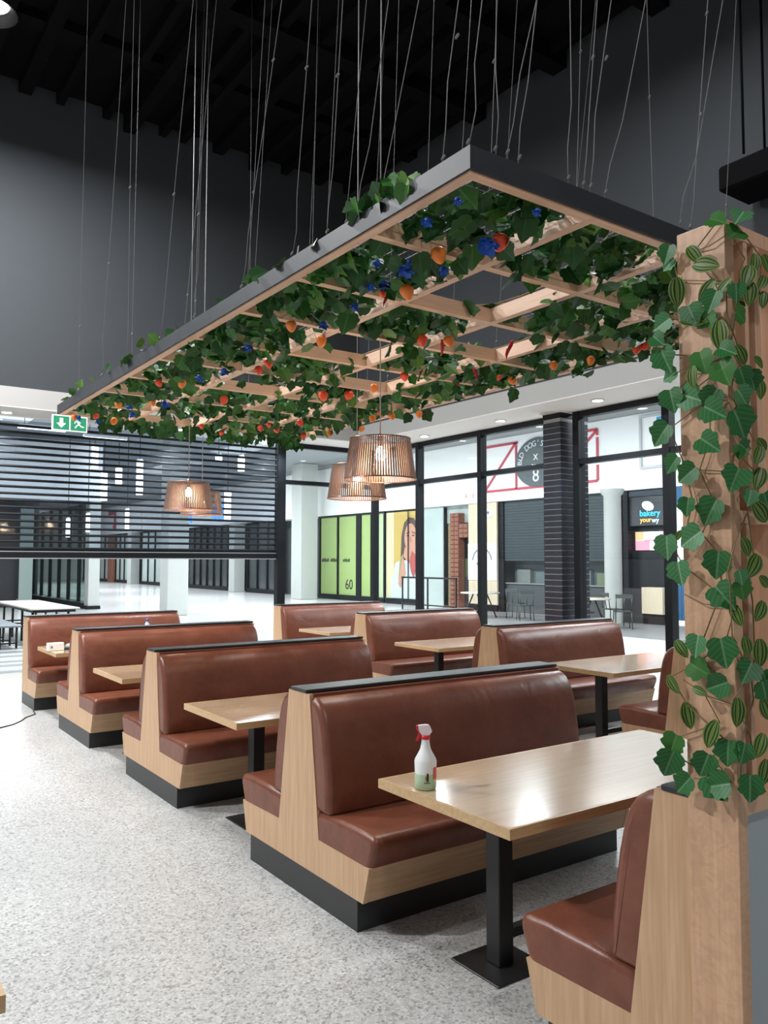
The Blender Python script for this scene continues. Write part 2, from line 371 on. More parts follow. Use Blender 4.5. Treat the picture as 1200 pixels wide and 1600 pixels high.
# ------------------------------------------------------------------ measured positions
LEAVES= [(2.062, 1.295, 2.703, 'I', 0.055, 0), (2.115, 1.233, 2.713, 'P', 0.059, 1), (2.107, 1.242, 2.661, 'I', 0.063, 1), (2.06, 1.367, 2.642, 'S', 0.061, 0), (2.057, 1.348, 2.587, 'S', 0.074, 0), (2.067, 1.441, 2.667, 'I', 0.053, 0), (2.083, 1.442, 2.632, 'P', 0.043, 0), (2.079, 1.425, 2.567, 'S', 0.077, 0), (2.078, 1.307, 2.528, 'S', 0.064, 0), (2.062, 1.29, 2.483, 'I', 0.059, 0), (2.071, 1.251, 2.515, 'S', 0.054, 0), (2.082, 1.238, 2.495, 'I', 0.049, 1), (2.152, 1.235, 2.565, 'S', 0.068, 1), (2.147, 1.233, 2.516, 'S', 0.064, 1), (2.181, 1.236, 2.606, 'S', 0.051, 1), (2.267, 1.258, 2.63, 'S', 0.047, 1), (2.263, 1.255, 2.565, 'S', 0.052, 1), (2.255, 1.254, 2.516, 'S', 0.047, 1), (2.139, 1.254, 2.465, 'S', 0.041, 1), (2.082, 1.236, 2.417, 'I', 0.049, 1), (2.064, 1.374, 2.463, 'I', 0.065, 0), (2.074, 1.402, 2.441, 'S', 0.076, 0), (2.077, 1.459, 2.453, 'P', 0.058, 0), (2.081, 1.318, 2.438, 'I', 0.06, 0), (2.081, 1.292, 2.404, 'S', 0.077, 0), (2.058, 1.491, 2.404, 'I', 0.049, 0), (2.073, 1.347, 2.322, 'I', 0.065, 0), (2.075, 1.282, 2.327, 'I', 0.054, 0), (2.07, 1.283, 2.28, 'I', 0.072, 0), (2.06, 1.365, 2.286, 'S', 0.056, 0), (2.092, 1.244, 2.326, 'S', 0.054, 1), (2.16, 1.233, 2.302, 'S', 0.045, 1), (2.177, 1.258, 2.263, 'I', 0.055, 1), (2.223, 1.256, 2.25, 'S', 0.051, 1), (2.109, 1.246, 2.26, 'I', 0.054, 1), (2.064, 1.469, 2.351, 'I', 0.072, 0), (2.082, 1.441, 2.289, 'P', 0.048, 0), (2.072, 1.449, 2.227, 'I', 0.067, 0), (2.081, 1.405, 2.215, 'P', 0.075, 0), (2.08, 1.309, 2.208, 'I', 0.064, 0), (2.07, 1.328, 2.164, 'I', 0.073, 0), (2.091, 1.242, 2.198, 'P', 0.062, 1), (2.082, 1.248, 2.135, 'I', 0.085, 1), (2.068, 1.465, 2.125, 'I', 0.072, 0), (2.06, 1.336, 2.072, 'I', 0.068, 0), (2.087, 1.239, 2.049, 'I', 0.044, 1), (2.204, 1.254, 2.075, 'S', 0.046, 1), (2.056, 1.369, 1.99, 'I', 0.064, 0), (2.056, 1.424, 2.026, 'I', 0.056, 0), (2.107, 1.249, 2.043, 'I', 0.04, 1), (2.187, 1.238, 2.049, 'S', 0.055, 1), (2.08, 1.246, 1.974, 'I', 0.075, 1), (2.199, 1.244, 1.988, 'S', 0.064, 1), (2.065, 1.393, 1.902, 'I', 0.051, 0), (2.085, 1.322, 1.89, 'I', 0.077, 0), (2.124, 1.236, 1.918, 'P', 0.045, 1), (2.158, 1.242, 1.888, 'S', 0.072, 1), (2.197, 1.236, 1.912, 'I', 0.054, 1), (2.074, 1.474, 1.792, 'P', 0.067, 0), (2.063, 1.418, 1.814, 'S', 0.028, 0), (2.066, 1.365, 1.806, 'P', 0.073, 0), (2.077, 1.309, 1.742, 'I', 0.072, 0), (2.065, 1.429, 1.714, 'P', 0.065, 0), (2.1, 1.247, 1.788, 'S', 0.053, 1), (2.189, 1.257, 1.74, 'S', 0.073, 1), (2.16, 1.233, 1.682, 'S', 0.045, 1), (2.055, 1.232, 1.696, 'P', 0.039, 1), (2.066, 1.237, 1.665, 'I', 0.052, 1), (2.078, 1.267, 1.603, 'S', 0.053, 0), (2.073, 1.308, 1.646, 'I', 0.076, 0), (2.176, 1.237, 1.61, 'S', 0.058, 1), (2.065, 1.439, 1.493, 'S', 0.051, 0), (2.06, 1.368, 1.506, 'P', 0.059, 0), (2.069, 1.3, 1.5, 'I', 0.076, 0), (2.07, 1.231, 1.519, 'S', 0.048, 1), (2.179, 1.251, 1.502, 'S', 0.067, 1), (2.082, 1.4, 1.429, 'I', 0.069, 0), (2.14, 1.259, 1.437, 'I', 0.067, 1), (2.077, 1.477, 1.386, 'S', 0.052, 0), (2.084, 1.304, 1.388, 'I', 0.067, 0), (2.056, 1.381, 1.368, 'S', 0.041, 0), (2.173, 1.239, 1.415, 'I', 0.045, 1), (2.084, 1.426, 1.311, 'S', 0.064, 0), (2.066, 1.253, 1.349, 'S', 0.066, 1), (2.067, 1.322, 1.276, 'S', 0.073, 0), (2.083, 1.464, 1.209, 'I', 0.065, 0), (2.074, 1.47, 1.159, 'I', 0.077, 0), (2.08, 1.294, 1.222, 'I', 0.067, 0), (2.064, 1.349, 1.178, 'I', 0.068, 0), (2.061, 1.408, 1.105, 'I', 0.063, 0), (2.068, 1.343, 1.118, 'I', 0.074, 0), (2.059, 1.291, 1.119, 'I', 0.072, 0), (2.095, 1.241, 1.136, 'I', 0.066, 1), (2.101, 1.259, 1.22, 'I', 0.054, 1), (2.168, 1.24, 1.341, 'S', 0.061, 1), (2.146, 1.23, 1.249, 'S', 0.06, 1), (2.161, 1.231, 1.176, 'S', 0.061, 1), (2.161, 1.235, 1.385, 'I', 0.061, 1)]
FRUIT= [(2.093, 2.567, 3.007, 'o', 0.035), (2.166, 2.271, 2.982, 'r', 0.035), (2.209, 2.941, 2.977, 'o', 0.036), (2.019, 3.708, 2.966, 'o', 0.03), (2.401, 4.039, 3.019, 'o', 0.034), (2.329, 4.57, 2.985, 'r', 0.033), (2.338, 4.731, 2.972, 'r', 0.029), (2.754, 3.522, 2.964, 'r', 0.032), (2.882, 3.446, 2.963, 'o', 0.032), (2.953, 3.595, 2.97, 'c', 0.034), (2.233, 3.133, 3.001, 'c', 0.028), (2.128, 3.023, 2.969, 'r', 0.018), (3.284, 3.374, 2.962, 'c', 0.041), (3.584, 4.013, 2.989, 'c', 0.039), (3.272, 4.75, 2.975, 'o', 0.032), (3.374, 5.25, 3.02, 'r', 0.04), (3.093, 5.169, 2.967, 'r', 0.039), (3.274, 4.388, 2.992, 'r', 0.031), (3.809, 4.462, 3.006, 'o', 0.028), (3.947, 2.984, 2.985, 'r', 0.03), (4.008, 2.975, 3.019, 'r', 0.034), (3.955, 3.338, 2.989, 'o', 0.028), (3.821, 3.527, 2.975, 'o', 0.029), (3.935, 4.02, 2.985, 'o', 0.031), (3.74, 3.942, 2.962, 'r', 0.017), (4.127, 5.324, 2.96, 'o', 0.032), (3.992, 5.533, 2.96, 'o', 0.033), (3.93, 5.732, 2.96, 'o', 0.033), (3.818, 5.474, 2.96, 'r', 0.021), (4.156, 6.242, 2.96, 'o', 0.03), (3.515, 6.272, 2.96, 'r', 0.034), (3.37, 6.766, 2.96, 'r', 0.03), (3.508, 6.711, 2.96, 'r', 0.036), (3.35, 6.56, 2.96, 'r', 0.023), (4.052, 6.647, 2.96, 'o', 0.031), (3.926, 6.938, 2.96, 'r', 0.032), (1.959, 5.544, 2.985, 'r', 0.027), (2.082, 5.423, 2.975, 'o', 0.032), (2.018, 6.665, 3.013, 'o', 0.032), (2.203, 6.377, 3.01, 'o', 0.031), (2.139, 7.185, 2.96, 'o', 0.034), (1.936, 7.017, 2.96, 'r', 0.027), (1.8, 7.191, 2.96, 'o', 0.028), (2.603, 5.87, 2.99, 'r', 0.035), (2.88, 6.987, 2.96, 'r', 0.024), (3.183, 7.228, 2.96, 'r', 0.025), (2.111, 2.281, 2.962, 'b', 0.038), (2.162, 2.622, 2.975, 'b', 0.025), (2.033, 2.712, 2.975, 'b', 0.033), (1.881, 2.713, 2.972, 'b', 0.021), (2.028, 2.971, 2.974, 'b', 0.023), (2.119, 2.999, 3.012, 'b', 0.027), (2.117, 3.239, 2.969, 'b', 0.025), (2.14, 3.581, 2.963, 'b', 0.03), (2.093, 4.385, 3.016, 'b', 0.035), (2.206, 4.982, 2.994, 'b', 0.034), (2.191, 5.363, 3.019, 'b', 0.036), (2.256, 6.243, 2.984, 'b', 0.036), (2.123, 6.696, 3.014, 'b', 0.032), (2.157, 6.746, 2.96, 'b', 0.032), (2.023, 7.268, 2.96, 'b', 0.028), (1.832, 7.169, 2.96, 'b', 0.028), (1.835, 2.315, 2.999, 'b', 0.022), (1.823, 2.127, 3.007, 'b', 0.018), (2.119, 2.025, 3.005, 'b', 0.016), (2.011, 2.659, 2.99, 'b', 0.016)]
CABLES= [((1.81, 2.607, 3.13), (2.389, 1.846, 7.9)), ((1.81, 2.065, 3.13), (2.064, 1.534, 7.9)), ((1.81, 3.33, 3.13), (1.942, 2.885, 7.9)), ((1.81, 3.893, 3.13), (2.184, 3.278, 7.9)), ((1.81, 5.136, 3.13), (2.026, 4.632, 7.9)), ((1.81, 4.533, 3.13), (1.802, 4.187, 7.9)), ((1.81, 6.439, 3.13), (1.892, 6.031, 7.9)), ((1.81, 5.814, 3.13), (1.723, 5.525, 7.9)), ((1.81, 7.12, 3.13), (1.736, 6.822, 7.9)), ((1.81, 2.763, 3.13), (2.182, 2.149, 7.9)), ((1.81, 3.006, 3.13), (1.896, 2.594, 7.9)), ((1.81, 2.202, 3.13), (2.084, 1.657, 7.9)), ((1.967, 2.04, 3.13), (2.606, 1.237, 7.9)), ((1.923, 2.04, 3.13), (1.799, 1.777, 7.9)), ((2.034, 2.04, 3.13), (2.293, 1.505, 7.9)), ((2.302, 2.04, 3.13), (2.129, 1.811, 7.9)), ((2.419, 2.04, 3.13), (2.718, 1.477, 7.9)), ((2.502, 2.04, 3.13), (3.117, 1.254, 7.9)), ((2.381, 2.04, 3.13), (2.495, 1.608, 7.9)), ((2.995, 2.04, 3.13), (3.549, 1.297, 7.9)), ((3.074, 2.04, 3.13), (3.202, 1.599, 7.9))]
JX= [2.49, 3.1, 3.4, 3.64, 3.9, 4.19, 4.76, 5.32, 5.88, 6.47, 7.05]

# ================================================================== THE HALL
XR_, YB_ = 7.33, 11.10          # faces of the bulkheads
XW, YS = 8.15, 11.80            # glazed wall and shutter line
ZS = 3.68                       # soffit
struct('floor', MB().box(-7, XW, -6, YS, -.05, 0), FLOORM)
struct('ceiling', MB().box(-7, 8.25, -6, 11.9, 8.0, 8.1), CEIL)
ceil_ob = bpy.data.objects['ceiling']
for k, x in enumerate([-3.2, -2.6, -2.0, -1.4, -.8, -.2, .4, 1.0, 1.55, 2.05, 2.49, 3.1, 3.42, 3.9, 4.2, 4.76, 5.32, 5.88, 6.47, 7.05]):
    w = .05 if k % 3 else .08; d = .16 if k % 4 else .26
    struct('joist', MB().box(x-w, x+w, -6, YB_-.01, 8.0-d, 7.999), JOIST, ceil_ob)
for y, d in ((9.6, .12), (8.05, .22), (6.6, .24), (5.15, .30), (3.4, .25), (1.6, .25)):
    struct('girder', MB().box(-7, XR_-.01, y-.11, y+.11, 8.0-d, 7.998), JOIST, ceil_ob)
struct('wall_back', MB().box(-7, 8.25, YB_, 11.95, 3.945, 8.0), WALLD)
struct('wall_right', MB().box(XR_, 8.25, -6, YB_-.001, 3.945, 8.0), WALLD)
struct('trim_1', MB().box(-7, 8.25, YB_-.012, 11.90, ZS+.012, 3.944), plain('bulkhead_warm_white', (.36, .35, .335), .75))
struct('trim_2', MB().box(XR_-.012, 8.25, -6, YB_-.013, ZS+.012, 3.944), GREYBULK)
_so = struct('trim_3', MB().box(-7, 8.2, YB_-.012, YS-.002, ZS, ZS+.011), WHITE)
struct('trim_4', MB().box(XR_-.012, 8.2, -6, YB_-.013, ZS, ZS+.011), WHITE)

# -------- roller shutter with clear strips between dark rods, half lowered
sh = thing('roller_shutter', (0, YS, 0), 'half-lowered roller shutter of dark horizontal rods with clear strips between', 'shutter')
PITCH_S = .093; SX0, SX1 = -3.0, 6.17
z = 1.885; k = 0
rod = None; pane = None
while z < ZS-.03:
    if rod is None:
        prof = [(-.016, -.017), (.016, -.017), (.022, 0), (.016, .017), (-.016, .017), (-.022, 0)]
        rod = MB().prism([(p[0], p[1]) for p in prof], 'x', SX0, SX1).build('slat', FRAME, sh, (0, 0, z))
        pane = MB().box(SX0, SX1, -.0015, .0015, .017, PITCH_S-.017).build('pane', POLY, sh, (0, 0, z))
    else:
        o = rod.copy(); COL.objects.link(o); o.location = (0, 0, z)
        o = pane.copy(); COL.objects.link(o); o.location = (0, 0, z)
    z += PITCH_S
MB().box(SX0, SX1, -.028, .028, 1.755, 1.835).build('bottom_bar', FRAME, sh)
MB().box(SX0, SX1, -.033, .033, 1.742, 1.7545).build('lip_highlight', plain('pale_highlight', (.45, .47, .49), .35, metal=.4), sh)  # this strip and the next draw the bar's white highlight lines
MB().box(SX0, SX1, -.030, .030, 1.836, 1.846).build('bead_highlight', MATS['pale_highlight'], sh)
MB().box(SX0, SX1, -.012, .012, 1.8465, 1.868).build('end_slat', FRAME, sh)

# -------- glazing
def glazed_bay(name, axis, a, b, fixed, posts=(True, True), w=.08):
    """one bay between a and b along axis, frame members and two panes"""
    root = bpy.data.objects.new(name, None); COL.objects.link(root); root['kind'] = 'structure'
    def bx(p0, p1, z0, z1, d):
        m = MB()
        if axis == 'y': m.box(fixed-d, fixed+d, p0, p1, z0, z1)
        else: m.box(p0, p1, fixed-d, fixed+d, z0, z1)
        return m
    h = w/2
    if posts[0]: bx(a-h, a+h, 0, ZS-.001, .06).build('mullion', FRAME, root)
    if posts[1]: bx(b-h, b+h, 0, ZS-.001, .06).build('mullion', FRAME, root)
    bx(a+h, b-h, 0, .07, .05).build('bottom_rail', FRAME, root)
    bx(a+h, b-h, 2.985, 3.055, .05).build('transom', FRAME, root)
    bx(a+h, b-h, 3.60, ZS-.001, .05).build('top_rail', FRAME, root)
    bx(a+h, b-h, .07, 2.985, .004).build('pane', GLASS, root)
    bx(a+h, b-h, 3.055, 3.60, .004).build('pane', GLASS, root)
    return root
glazed_bay('window_1', 'y', 10.50, YS, XW, (True, True))
glazed_bay('window_2', 'y', 8.98, 10.50, XW, (True, False))
glazed_bay('window_3', 'y', 7.60, 8.98, XW, (False, False))
glazed_bay('window_4', 'y', 5.74, 7.10, XW, (True, True), .10)
glazed_bay('window_5', 'y', 4.20, 5.74, XW, (True, False))
glazed_bay('window_6', 'y', 2.60, 4.20, XW, (True, False))
glazed_bay('window_7', 'x', 6.25, XW, YS, (True, False), .14)

# -------- tiled column standing in the glazed wall
tc_ = thing('tiled_column', (7.96, 7.24, 0), 'black glazed brick-tile column with pale grout in the window wall', 'column')
cx0, cx1, cy0, cy1 = 0.0, .54, 0.0, .31
MB().box(.006, cx1-.006, .006, cy1-.006, 0, ZS-.06).build('grout_core', GROUT, tc_)
MB().box(-.004, cx1, -.004, cy1, ZS-.07, ZS-.001).build('top_course', FRAME, tc_)
TP = .0775; th = .068
tA = None; tB = None
r = 0
while r*TP+th < ZS-.072:
    zz = r*TP+.006
    offs = .0
    # face towards the room (x = 0): one and a half tiles
    for y0, y1 in ((.000, .310),):
        m = MB().box(0, .010, y0, y1, 0, th); m.build('tile', TILE, tc_, (0, 0, zz))
    for x0, x1 in ((.0105, .262), (.271, .535)):
        m = MB().box(x0, x1, 0, .010, 0, th); m.build('tile', TILE, tc_, (0, 0, zz))
    r += 1

# -------- soffit downlights
def downlight(loc, label):
    t = thing('downlight', loc, label, 'downlight', 'recessed downlights in the white soffit')
    MB().lathe([(.085, 0), (.085, -.012), (.062, -.012), (.062, 0)], 20).build('trim_ring', WHITE, t)
    MB().disc((0, 0, -.0115), .0615, 20).build('lens', DLIGHT, t)
    d = bpy.data.lights.new('downlight_beam', 'SPOT'); d.energy = 135; d.spot_size = math.radians(120); d.spot_blend = .8; d.shadow_soft_size = .06; d.color = COOL
    o = bpy.data.objects.new('downlight_beam', d); COL.objects.link(o); o.parent = t; o.location = (0, 0, -.03)
downlight((7.72, 6.42, ZS), 'lit downlight in the soffit right of the tiled column')
downlight((7.76, 8.16, ZS), 'lit downlight in the soffit just left of the tiled column')
downlight((7.76, 9.88, ZS), 'lit downlight in the soffit beside the nearest pendant lamp')
downlight((6.12, 11.50, ZS), 'lit downlight at the right end of the soffit over the shutter')
downlight((4.44, 11.50, ZS), 'lit downlight in the soffit above the twin copper pendants')
downlight((2.02, 11.50, ZS), 'lit downlight at the left picture edge above the shutter')

# -------- high-bay lamps and unseen fill lamps
def high_bay(loc, label):
    t = thing('bay_or_fill_lamp', loc, label, 'lamp', 'high-bay lamps under the black ceiling')
    MB().lathe([(.05, .22), (.10, .18), (.12, .05), (.25, -.14), (.26, -.14), (.13, .06), (.11, .2), (.05, .24)], 20).build('reflector', BLACK, t)
    MB().disc((0, 0, -.05), .17, 20).build('lens', emis('high_bay_lens', (1, .99, .97), 20) if 'high_bay_lens' not in MATS else MATS['high_bay_lens'], t)
    MB().tube([(0, 0, .2), (0, 0, 7.85-loc[2])], .008, 6).build('hanger', BLACK, t)
for i, p in enumerate(BAYS_AND_FILLS):
    high_bay(p, 'bright high-bay lamp at the top left corner under the ceiling' if i == 0 else 'unseen high-bay lamp lighting the hall from outside the picture')

# -------- exit sign below the bulkhead
ex = thing('exit_sign', (2.50, 11.12, 3.435), 'green emergency exit sign with white down arrow and running figure', 'sign')
MB().cbox(0, .455, -.012, .012, 0, .212, .004).build('sign_board', EXITW, ex)
for x0, x1 in ((.018, .218), (.236, .438)):
    MB().box(x0, x1, -.0145, -.0121, .018, .196).build('green_field', GREEN, ex)
ar = [(.118, .040), (.178, .100), (.150, .108), (.140, .095), (.140, .170), (.124, .175), (.118, .15), (.112, .175), (.096, .170), (.096, .095), (.086, .108), (.058, .100)]
MB().prism(ar, 'y', -.0165, -.0146).build('arrow', EXITW, ex)
man = MB()
def limb(p, q, w):
    d = Vector((q[0]-p[0], q[1]-p[1])); n = Vector((-d.y, d.x)).normalized()*w
    man.prism([(p[0]+n.x, p[1]+n.y), (p[0]-n.x, p[1]-n.y), (q[0]-n.x, q[1]-n.y), (q[0]+n.x, q[1]+n.y)], 'y', -.0165, -.0146)
for a in (((.322, .15), (.345, .10), .012), ((.345, .10), (.315, .085), .008), ((.315, .085), (.295, .05), .008), ((.345, .10), (.375, .075), .008), ((.375, .075), (.41, .07), .008), ((.325, .145), (.295, .135), .006), ((.295, .135), (.288, .11), .006), ((.33, .14), (.365, .125), .006)): limb(*a)
man.disc((.312, -.0166, .170), .013, 12, 'y')
man.build('running_figure', EXITW, ex)
for x in (.06, .395): MB().tube([(x, 0, .21), (x, 0, .244)], .004, 6).build('hanger', EXITW, ex)

# -------- black ducts by the right wall
t = thing('ceiling_duct', (7.0, 3.95, 5.15), 'black box hanging at the right edge below the dark ceiling', 'duct')
MB().cbox(-.25, .25, -.55, .22, 0, .24, .02).build('casing', JOIST, t)
for x in (-.18, .18): MB().tube([(x, 0, .3), (x, 0, 2.7)], .012, 6).build('hanger', JOIST, t)

# ================================================================== BOOTHS
BL = 1.875
def inset_profile(prof, d):
    n = len(prof); out = []
    area = sum(prof[i][0]*prof[(i+1) % n][1]-prof[(i+1) % n][0]*prof[i][1] for i in range(n))
    sg = 1 if area > 0 else -1
    for i in range(n):
        a = Vector(prof[i-1]); b = Vector(prof[i]); c = Vector(prof[(i+1) % n])
        d1 = (b-a).normalized(); d2 = (c-b).normalized()
        n1 = Vector((-d1.y, d1.x))*sg; n2 = Vector((-d2.y, d2.x))*sg
        nn = (n1+n2)
        if nn.length < 1e-6: nn = n1
        nn.normalize(); k = max(.35, nn.dot(n1))
        out.append((b.x+nn.x*d/k, b.y+nn.y*d/k))
    return out
def cushion(prof, L, r=.03, x0=0.0, sag=None):
    steps = [(0, 1), (.12, .62), (.35, .30), (.65, .09), (1, 0)]
    xs = [(x0+r*a, r*b) for a, b in steps]
    mids = [x0+r+(L-2*r)*i/8 for i in range(1, 8)]
    xs += [(x, 0) for x in mids]
    xs += [(x0+L-r*a, r*b) for a, b in reversed(steps)]
    n = len(prof); vs = []; fs = []
    for x, d in xs:
        for p in (inset_profile(prof, d) if d else prof): vs.append((x, p[0], p[1]))
    m = len(xs)
    for i in range(m-1):
        for k in range(n): fs.append((i*n+k, i*n+(k+1) % n, (i+1)*n+(k+1) % n, (i+1)*n+k))
    mb = MB().add(vs, fs, True)
    mb.add([vs[k] for k in range(n)], [tuple(range(n))]); mb.add([vs[(m-1)*n+k] for k in range(n)], [tuple(range(n))])
    return mb
def arc(cx, cy, r, a0, a1, n):
    return [(cx+r*math.cos(math.radians(a0+(a1-a0)*i/n)), cy+r*math.sin(math.radians(a0+(a1-a0)*i/n))) for i in range(n+1)]
# profiles for the side facing the camera (negative y); z up
SEAT = [(-.16, .292), (-.630, .292), (-.664, .320)] + [(-.698, .405)] + arc(-.660, .425, .040, 180, 95, 5) + [(-.55, .470), (-.40, .468), (-.16, .452)]
BACK = [(-.125, .452), (-.290, .452), (-.302, .475), (-.298, .56), (-.284, .68), (-.266, .80), (-.246, .89), (-.222, .95), (-.192, .990), (-.155, 1.014), (-.115, 1.022), (-.050, 1.022)]
def flip(pr): return [(-a, b) for a, b in pr]
def booth(loc, label, sides=(-1, 1), bk=.10):
    t = thing('booth_bench', loc, label, 'bench', 'brown leather booth benches')
    two = len(sides) == 2
    s0 = sides[0]
    def side(pts): return [(p[0]*(-s0), p[1]) for p in pts]
    yb = .561 if two else bk
    a, b = (-.561, yb)
    pr = [(a, 0), (b, 0), (b, .146), (a, .146)]
    MB().prism(side(pr), 'x', .004, BL-.012).build('plinth', PLINTH, t)
    half = [(-.613, .1465), (-.662, .318), (-.211, .324), (-.110, 1.034)]
    full = half + [(-p[0], p[1]) for p in reversed(half)] if two else half + [(bk, 1.034), (bk, .1465)]
    MB().prism(side(full), 'x', 0, .022).build('end_panel', OAK, t)
    MB().prism(side(full), 'x', BL-.022, BL).build('end_panel', OAK, t)
    core = [(-.20, .30), (-.118, 1.034), (.118, 1.034), (.20, .30)] if two else [(-.20, .30), (-.118, 1.034), (bk-.002, 1.034), (bk-.002, .30)]
    MB().prism(side(core), 'x', .023, BL-.023).build('backrest_core', LEATHER, t)
    cap_y = sorted((s0*.083, -s0*min(.083, bk)))
    MB().cbox(-.006, BL+.006, cap_y[0], cap_y[1], 1.0355, 1.054, .003).build('top_cap', CAP, t)
    for s in sides:
        ap = [(-.611, .147), (-.660, .317), (-.640, .317), (-.591, .147)]
        f = (lambda P: P) if s == -1 else flip
        MB().prism(f(ap), 'x', .023, BL-.023).build('apron', OAKX, t)
        cushion(f(SEAT), BL-.004, .028, .002).build('seat_cushion', LEATHER, t)
        cushion(f(BACK), BL-.008, .034, .004).build('back_cushion', LEATHER, t)
    return t
XL, XRR = 2.124, 5.80
booth((XL, 1.46, 0), 'leather booth bench cut off at the bottom right, back against the wooden screen', (1,), .018)
booth((XL, 3.779, 0), 'large double leather booth bench behind the table with the spray bottle')
booth((XL, 6.06, 0), 'double booth bench in the near row, second behind the spray bottle table')
booth((XL, 8.25, 0), 'double booth bench in the near row, third behind the spray bottle table')
booth((XL, 10.52, 0), 'single booth bench at the far left end before the shutter', (-1,))
booth((XRR, 3.96, 0), 'booth bench by the windows, mostly hidden behind the leafy wooden pillar')
booth((XRR, 6.30, 0), 'double booth bench by the windows in front of the tiled column')
booth((XRR, 8.73, 0), 'double booth bench by the windows below the two nearest pendant lamps')
booth((XRR, 11.03, 0), 'booth bench at the far end of the window row under the green shopfront', (-1,))

# ================================================================== TABLES
TL = 1.872; TW = .423
def table(loc, label, proto=[None]):
    if proto[0] is None:
        t = thing('booth_table', loc, label, 'table', 'wooden tables between the booths')
        MB().cbox(.012, TL-.012, -TW+.012, TW-.012, .704, .7402, .001).build('table_top', TABLE, t)
        e = MB().box(0, TL, -TW, -TW+.0118, .700, .740).box(0, TL, TW-.0118, TW, .700, .740).box(0, .0118, -TW+.0118, TW-.0118, .700, .740).box(TL-.0118, TL, -TW+.0118, TW-.0118, .700, .740)
        e.build('edge_band', TEDGE, t)
        for x in (.345, TL-.345):
            MB().cbox(x-.042, x+.042, -.042, .042, .0085, .698, .004).build('leg', BLACK, t)
            MB().cbox(x-.15, x+.15, -.15, .15, 0, .008, .002).build('base_plate', BLACK, t)
            MB().box(x-.14, x+.14, -.14, .14, .6985, .7035).build('mounting_plate', BLACK, t)
        MB().box(.388, TL-.388, -.02, .02, .10, .14).build('stretcher', BLACK, t)
        proto[0] = t
        return t
    t = copy_tree(proto[0]); t.location = loc; t['label'] = label; return t
table((2.126, 2.625, 0), 'light wood booth table carrying the spray bottle')
table((2.126, 4.97, 0), 'light wood table in the near row, first one behind the spray bottle')
table((2.126, 7.185, 0), 'light wood table in the near row, second one behind the spray bottle')
table((2.126, 9.42, 0), 'small-looking wood table at far left with a white box on it')
table((5.77, 5.09, 0), 'light wood table by the windows nearest the wooden pillar')
table((5.77, 7.51, 0), 'light wood table by the windows, middle one of its row')
table((5.77, 9.86, 0), 'light wood table by the windows, farthest of its row')
t = table((-1.478, 2.467, 0), 'corner of a wooden table at the bottom left picture edge')

# -------- spray bottle
sb = thing('spray_bottle', (2.206, 2.803, .7405), 'white spray bottle with red trigger and green liquid on the nearest table', 'spray bottle')
PLAST = plain('milky_plastic', (.80, .83, .82), .35); LIQ = plain('green_liquid', (.46, .62, .42), .3)
REDP = plain('red_plastic', (.60, .015, .03), .35); HEADP = plain('pale_pink_plastic', (.80, .70, .72), .35)
MB().lathe([(.0, 0), (.040, 0), (.0465, .005), (.047, .068)], 28).build('liquid_body', LIQ, sb)
MB().lathe([(.047, .0682), (.0475, .092), (.0485, .118), (.045, .130), (.030, .156), (.0225, .172), (.019, .190), (.017, .206), (.017, .212)], 28).build('bottle_body', PLAST, sb)
MB().lathe([(.0, .212), (.0205, .212), (.0205, .228), (.0, .228)], 24).build('collar', REDP, sb)
# the head: nozzle towards the left of the picture (direction -right)
dx, dy = -math.cos(YAW), math.sin(YAW)
def rot_prism(prof, w0, w1):
    """profile in (along nozzle, z), extruded sideways"""
    m = MB(); n = len(prof)
    vs = [(p[0]*dx+w*(-dy), p[0]*dy+w*dx, p[1]) for w in (w0, w1) for p in prof]
    return m.add(vs, [tuple(range(n))[::-1], tuple(range(n, 2*n))]+[(i, (i+1) % n, n+(i+1) % n, n+i) for i in range(n)])
rot_prism([(.012, .2285), (.022, .236), (.030, .250), (.032, .270), (.0, .273), (-.014, .272), (-.022, .262), (-.028, .246), (-.020, .234), (-.010, .2285)], -.013, .013).build('spray_head', HEADP, sb)
rot_prism([(.0325, .250), (.040, .251), (.040, .268), (.0325, .268)], -.009, .009).build('nozzle', REDP, sb)
rot_prism([(.023, .235), (.031, .2495), (.036, .249), (.031, .232), (.042, .206), (.032, .204), (.024, .222)], -.007, .007).build('trigger', REDP, sb)
def wrap(prof_u, r, a0, a1, z0, z1, mat, name):
    m = MB(); n = 8; vs = []
    for i in range(n+1):
        a = a0+(a1-a0)*i/n; vs += [(r*math.cos(a), r*math.sin(a), z0), (r*math.cos(a), r*math.sin(a), z1)]
    m.add(vs, [(2*i, 2*i+2, 2*i+3, 2*i+1) for i in range(n)], True); return m.build(name, mat, sb)
aim = math.atan2(-2.803, -2.206)   # towards the viewer's side of the table
wrap(None, .0492, aim+.10, aim+.28, .040, .075, plain('label_black', (.02, .012, .012), .5), 'label_print')
wrap(None, .0493, aim-.03, aim+.10, .048, .062, plain('label_red', (.55, .10, .07), .5), 'label_print')
wrap(None, .0492, aim-.12, aim+.42, .032, .036, plain('label_green', (.06, .20, .05), .5), 'label_line')
wrap(None, .0496, aim+.75, aim+1.25, .048, .098, plain('label_stripe_red', (.66, .12, .10), .5), 'label_stripe')

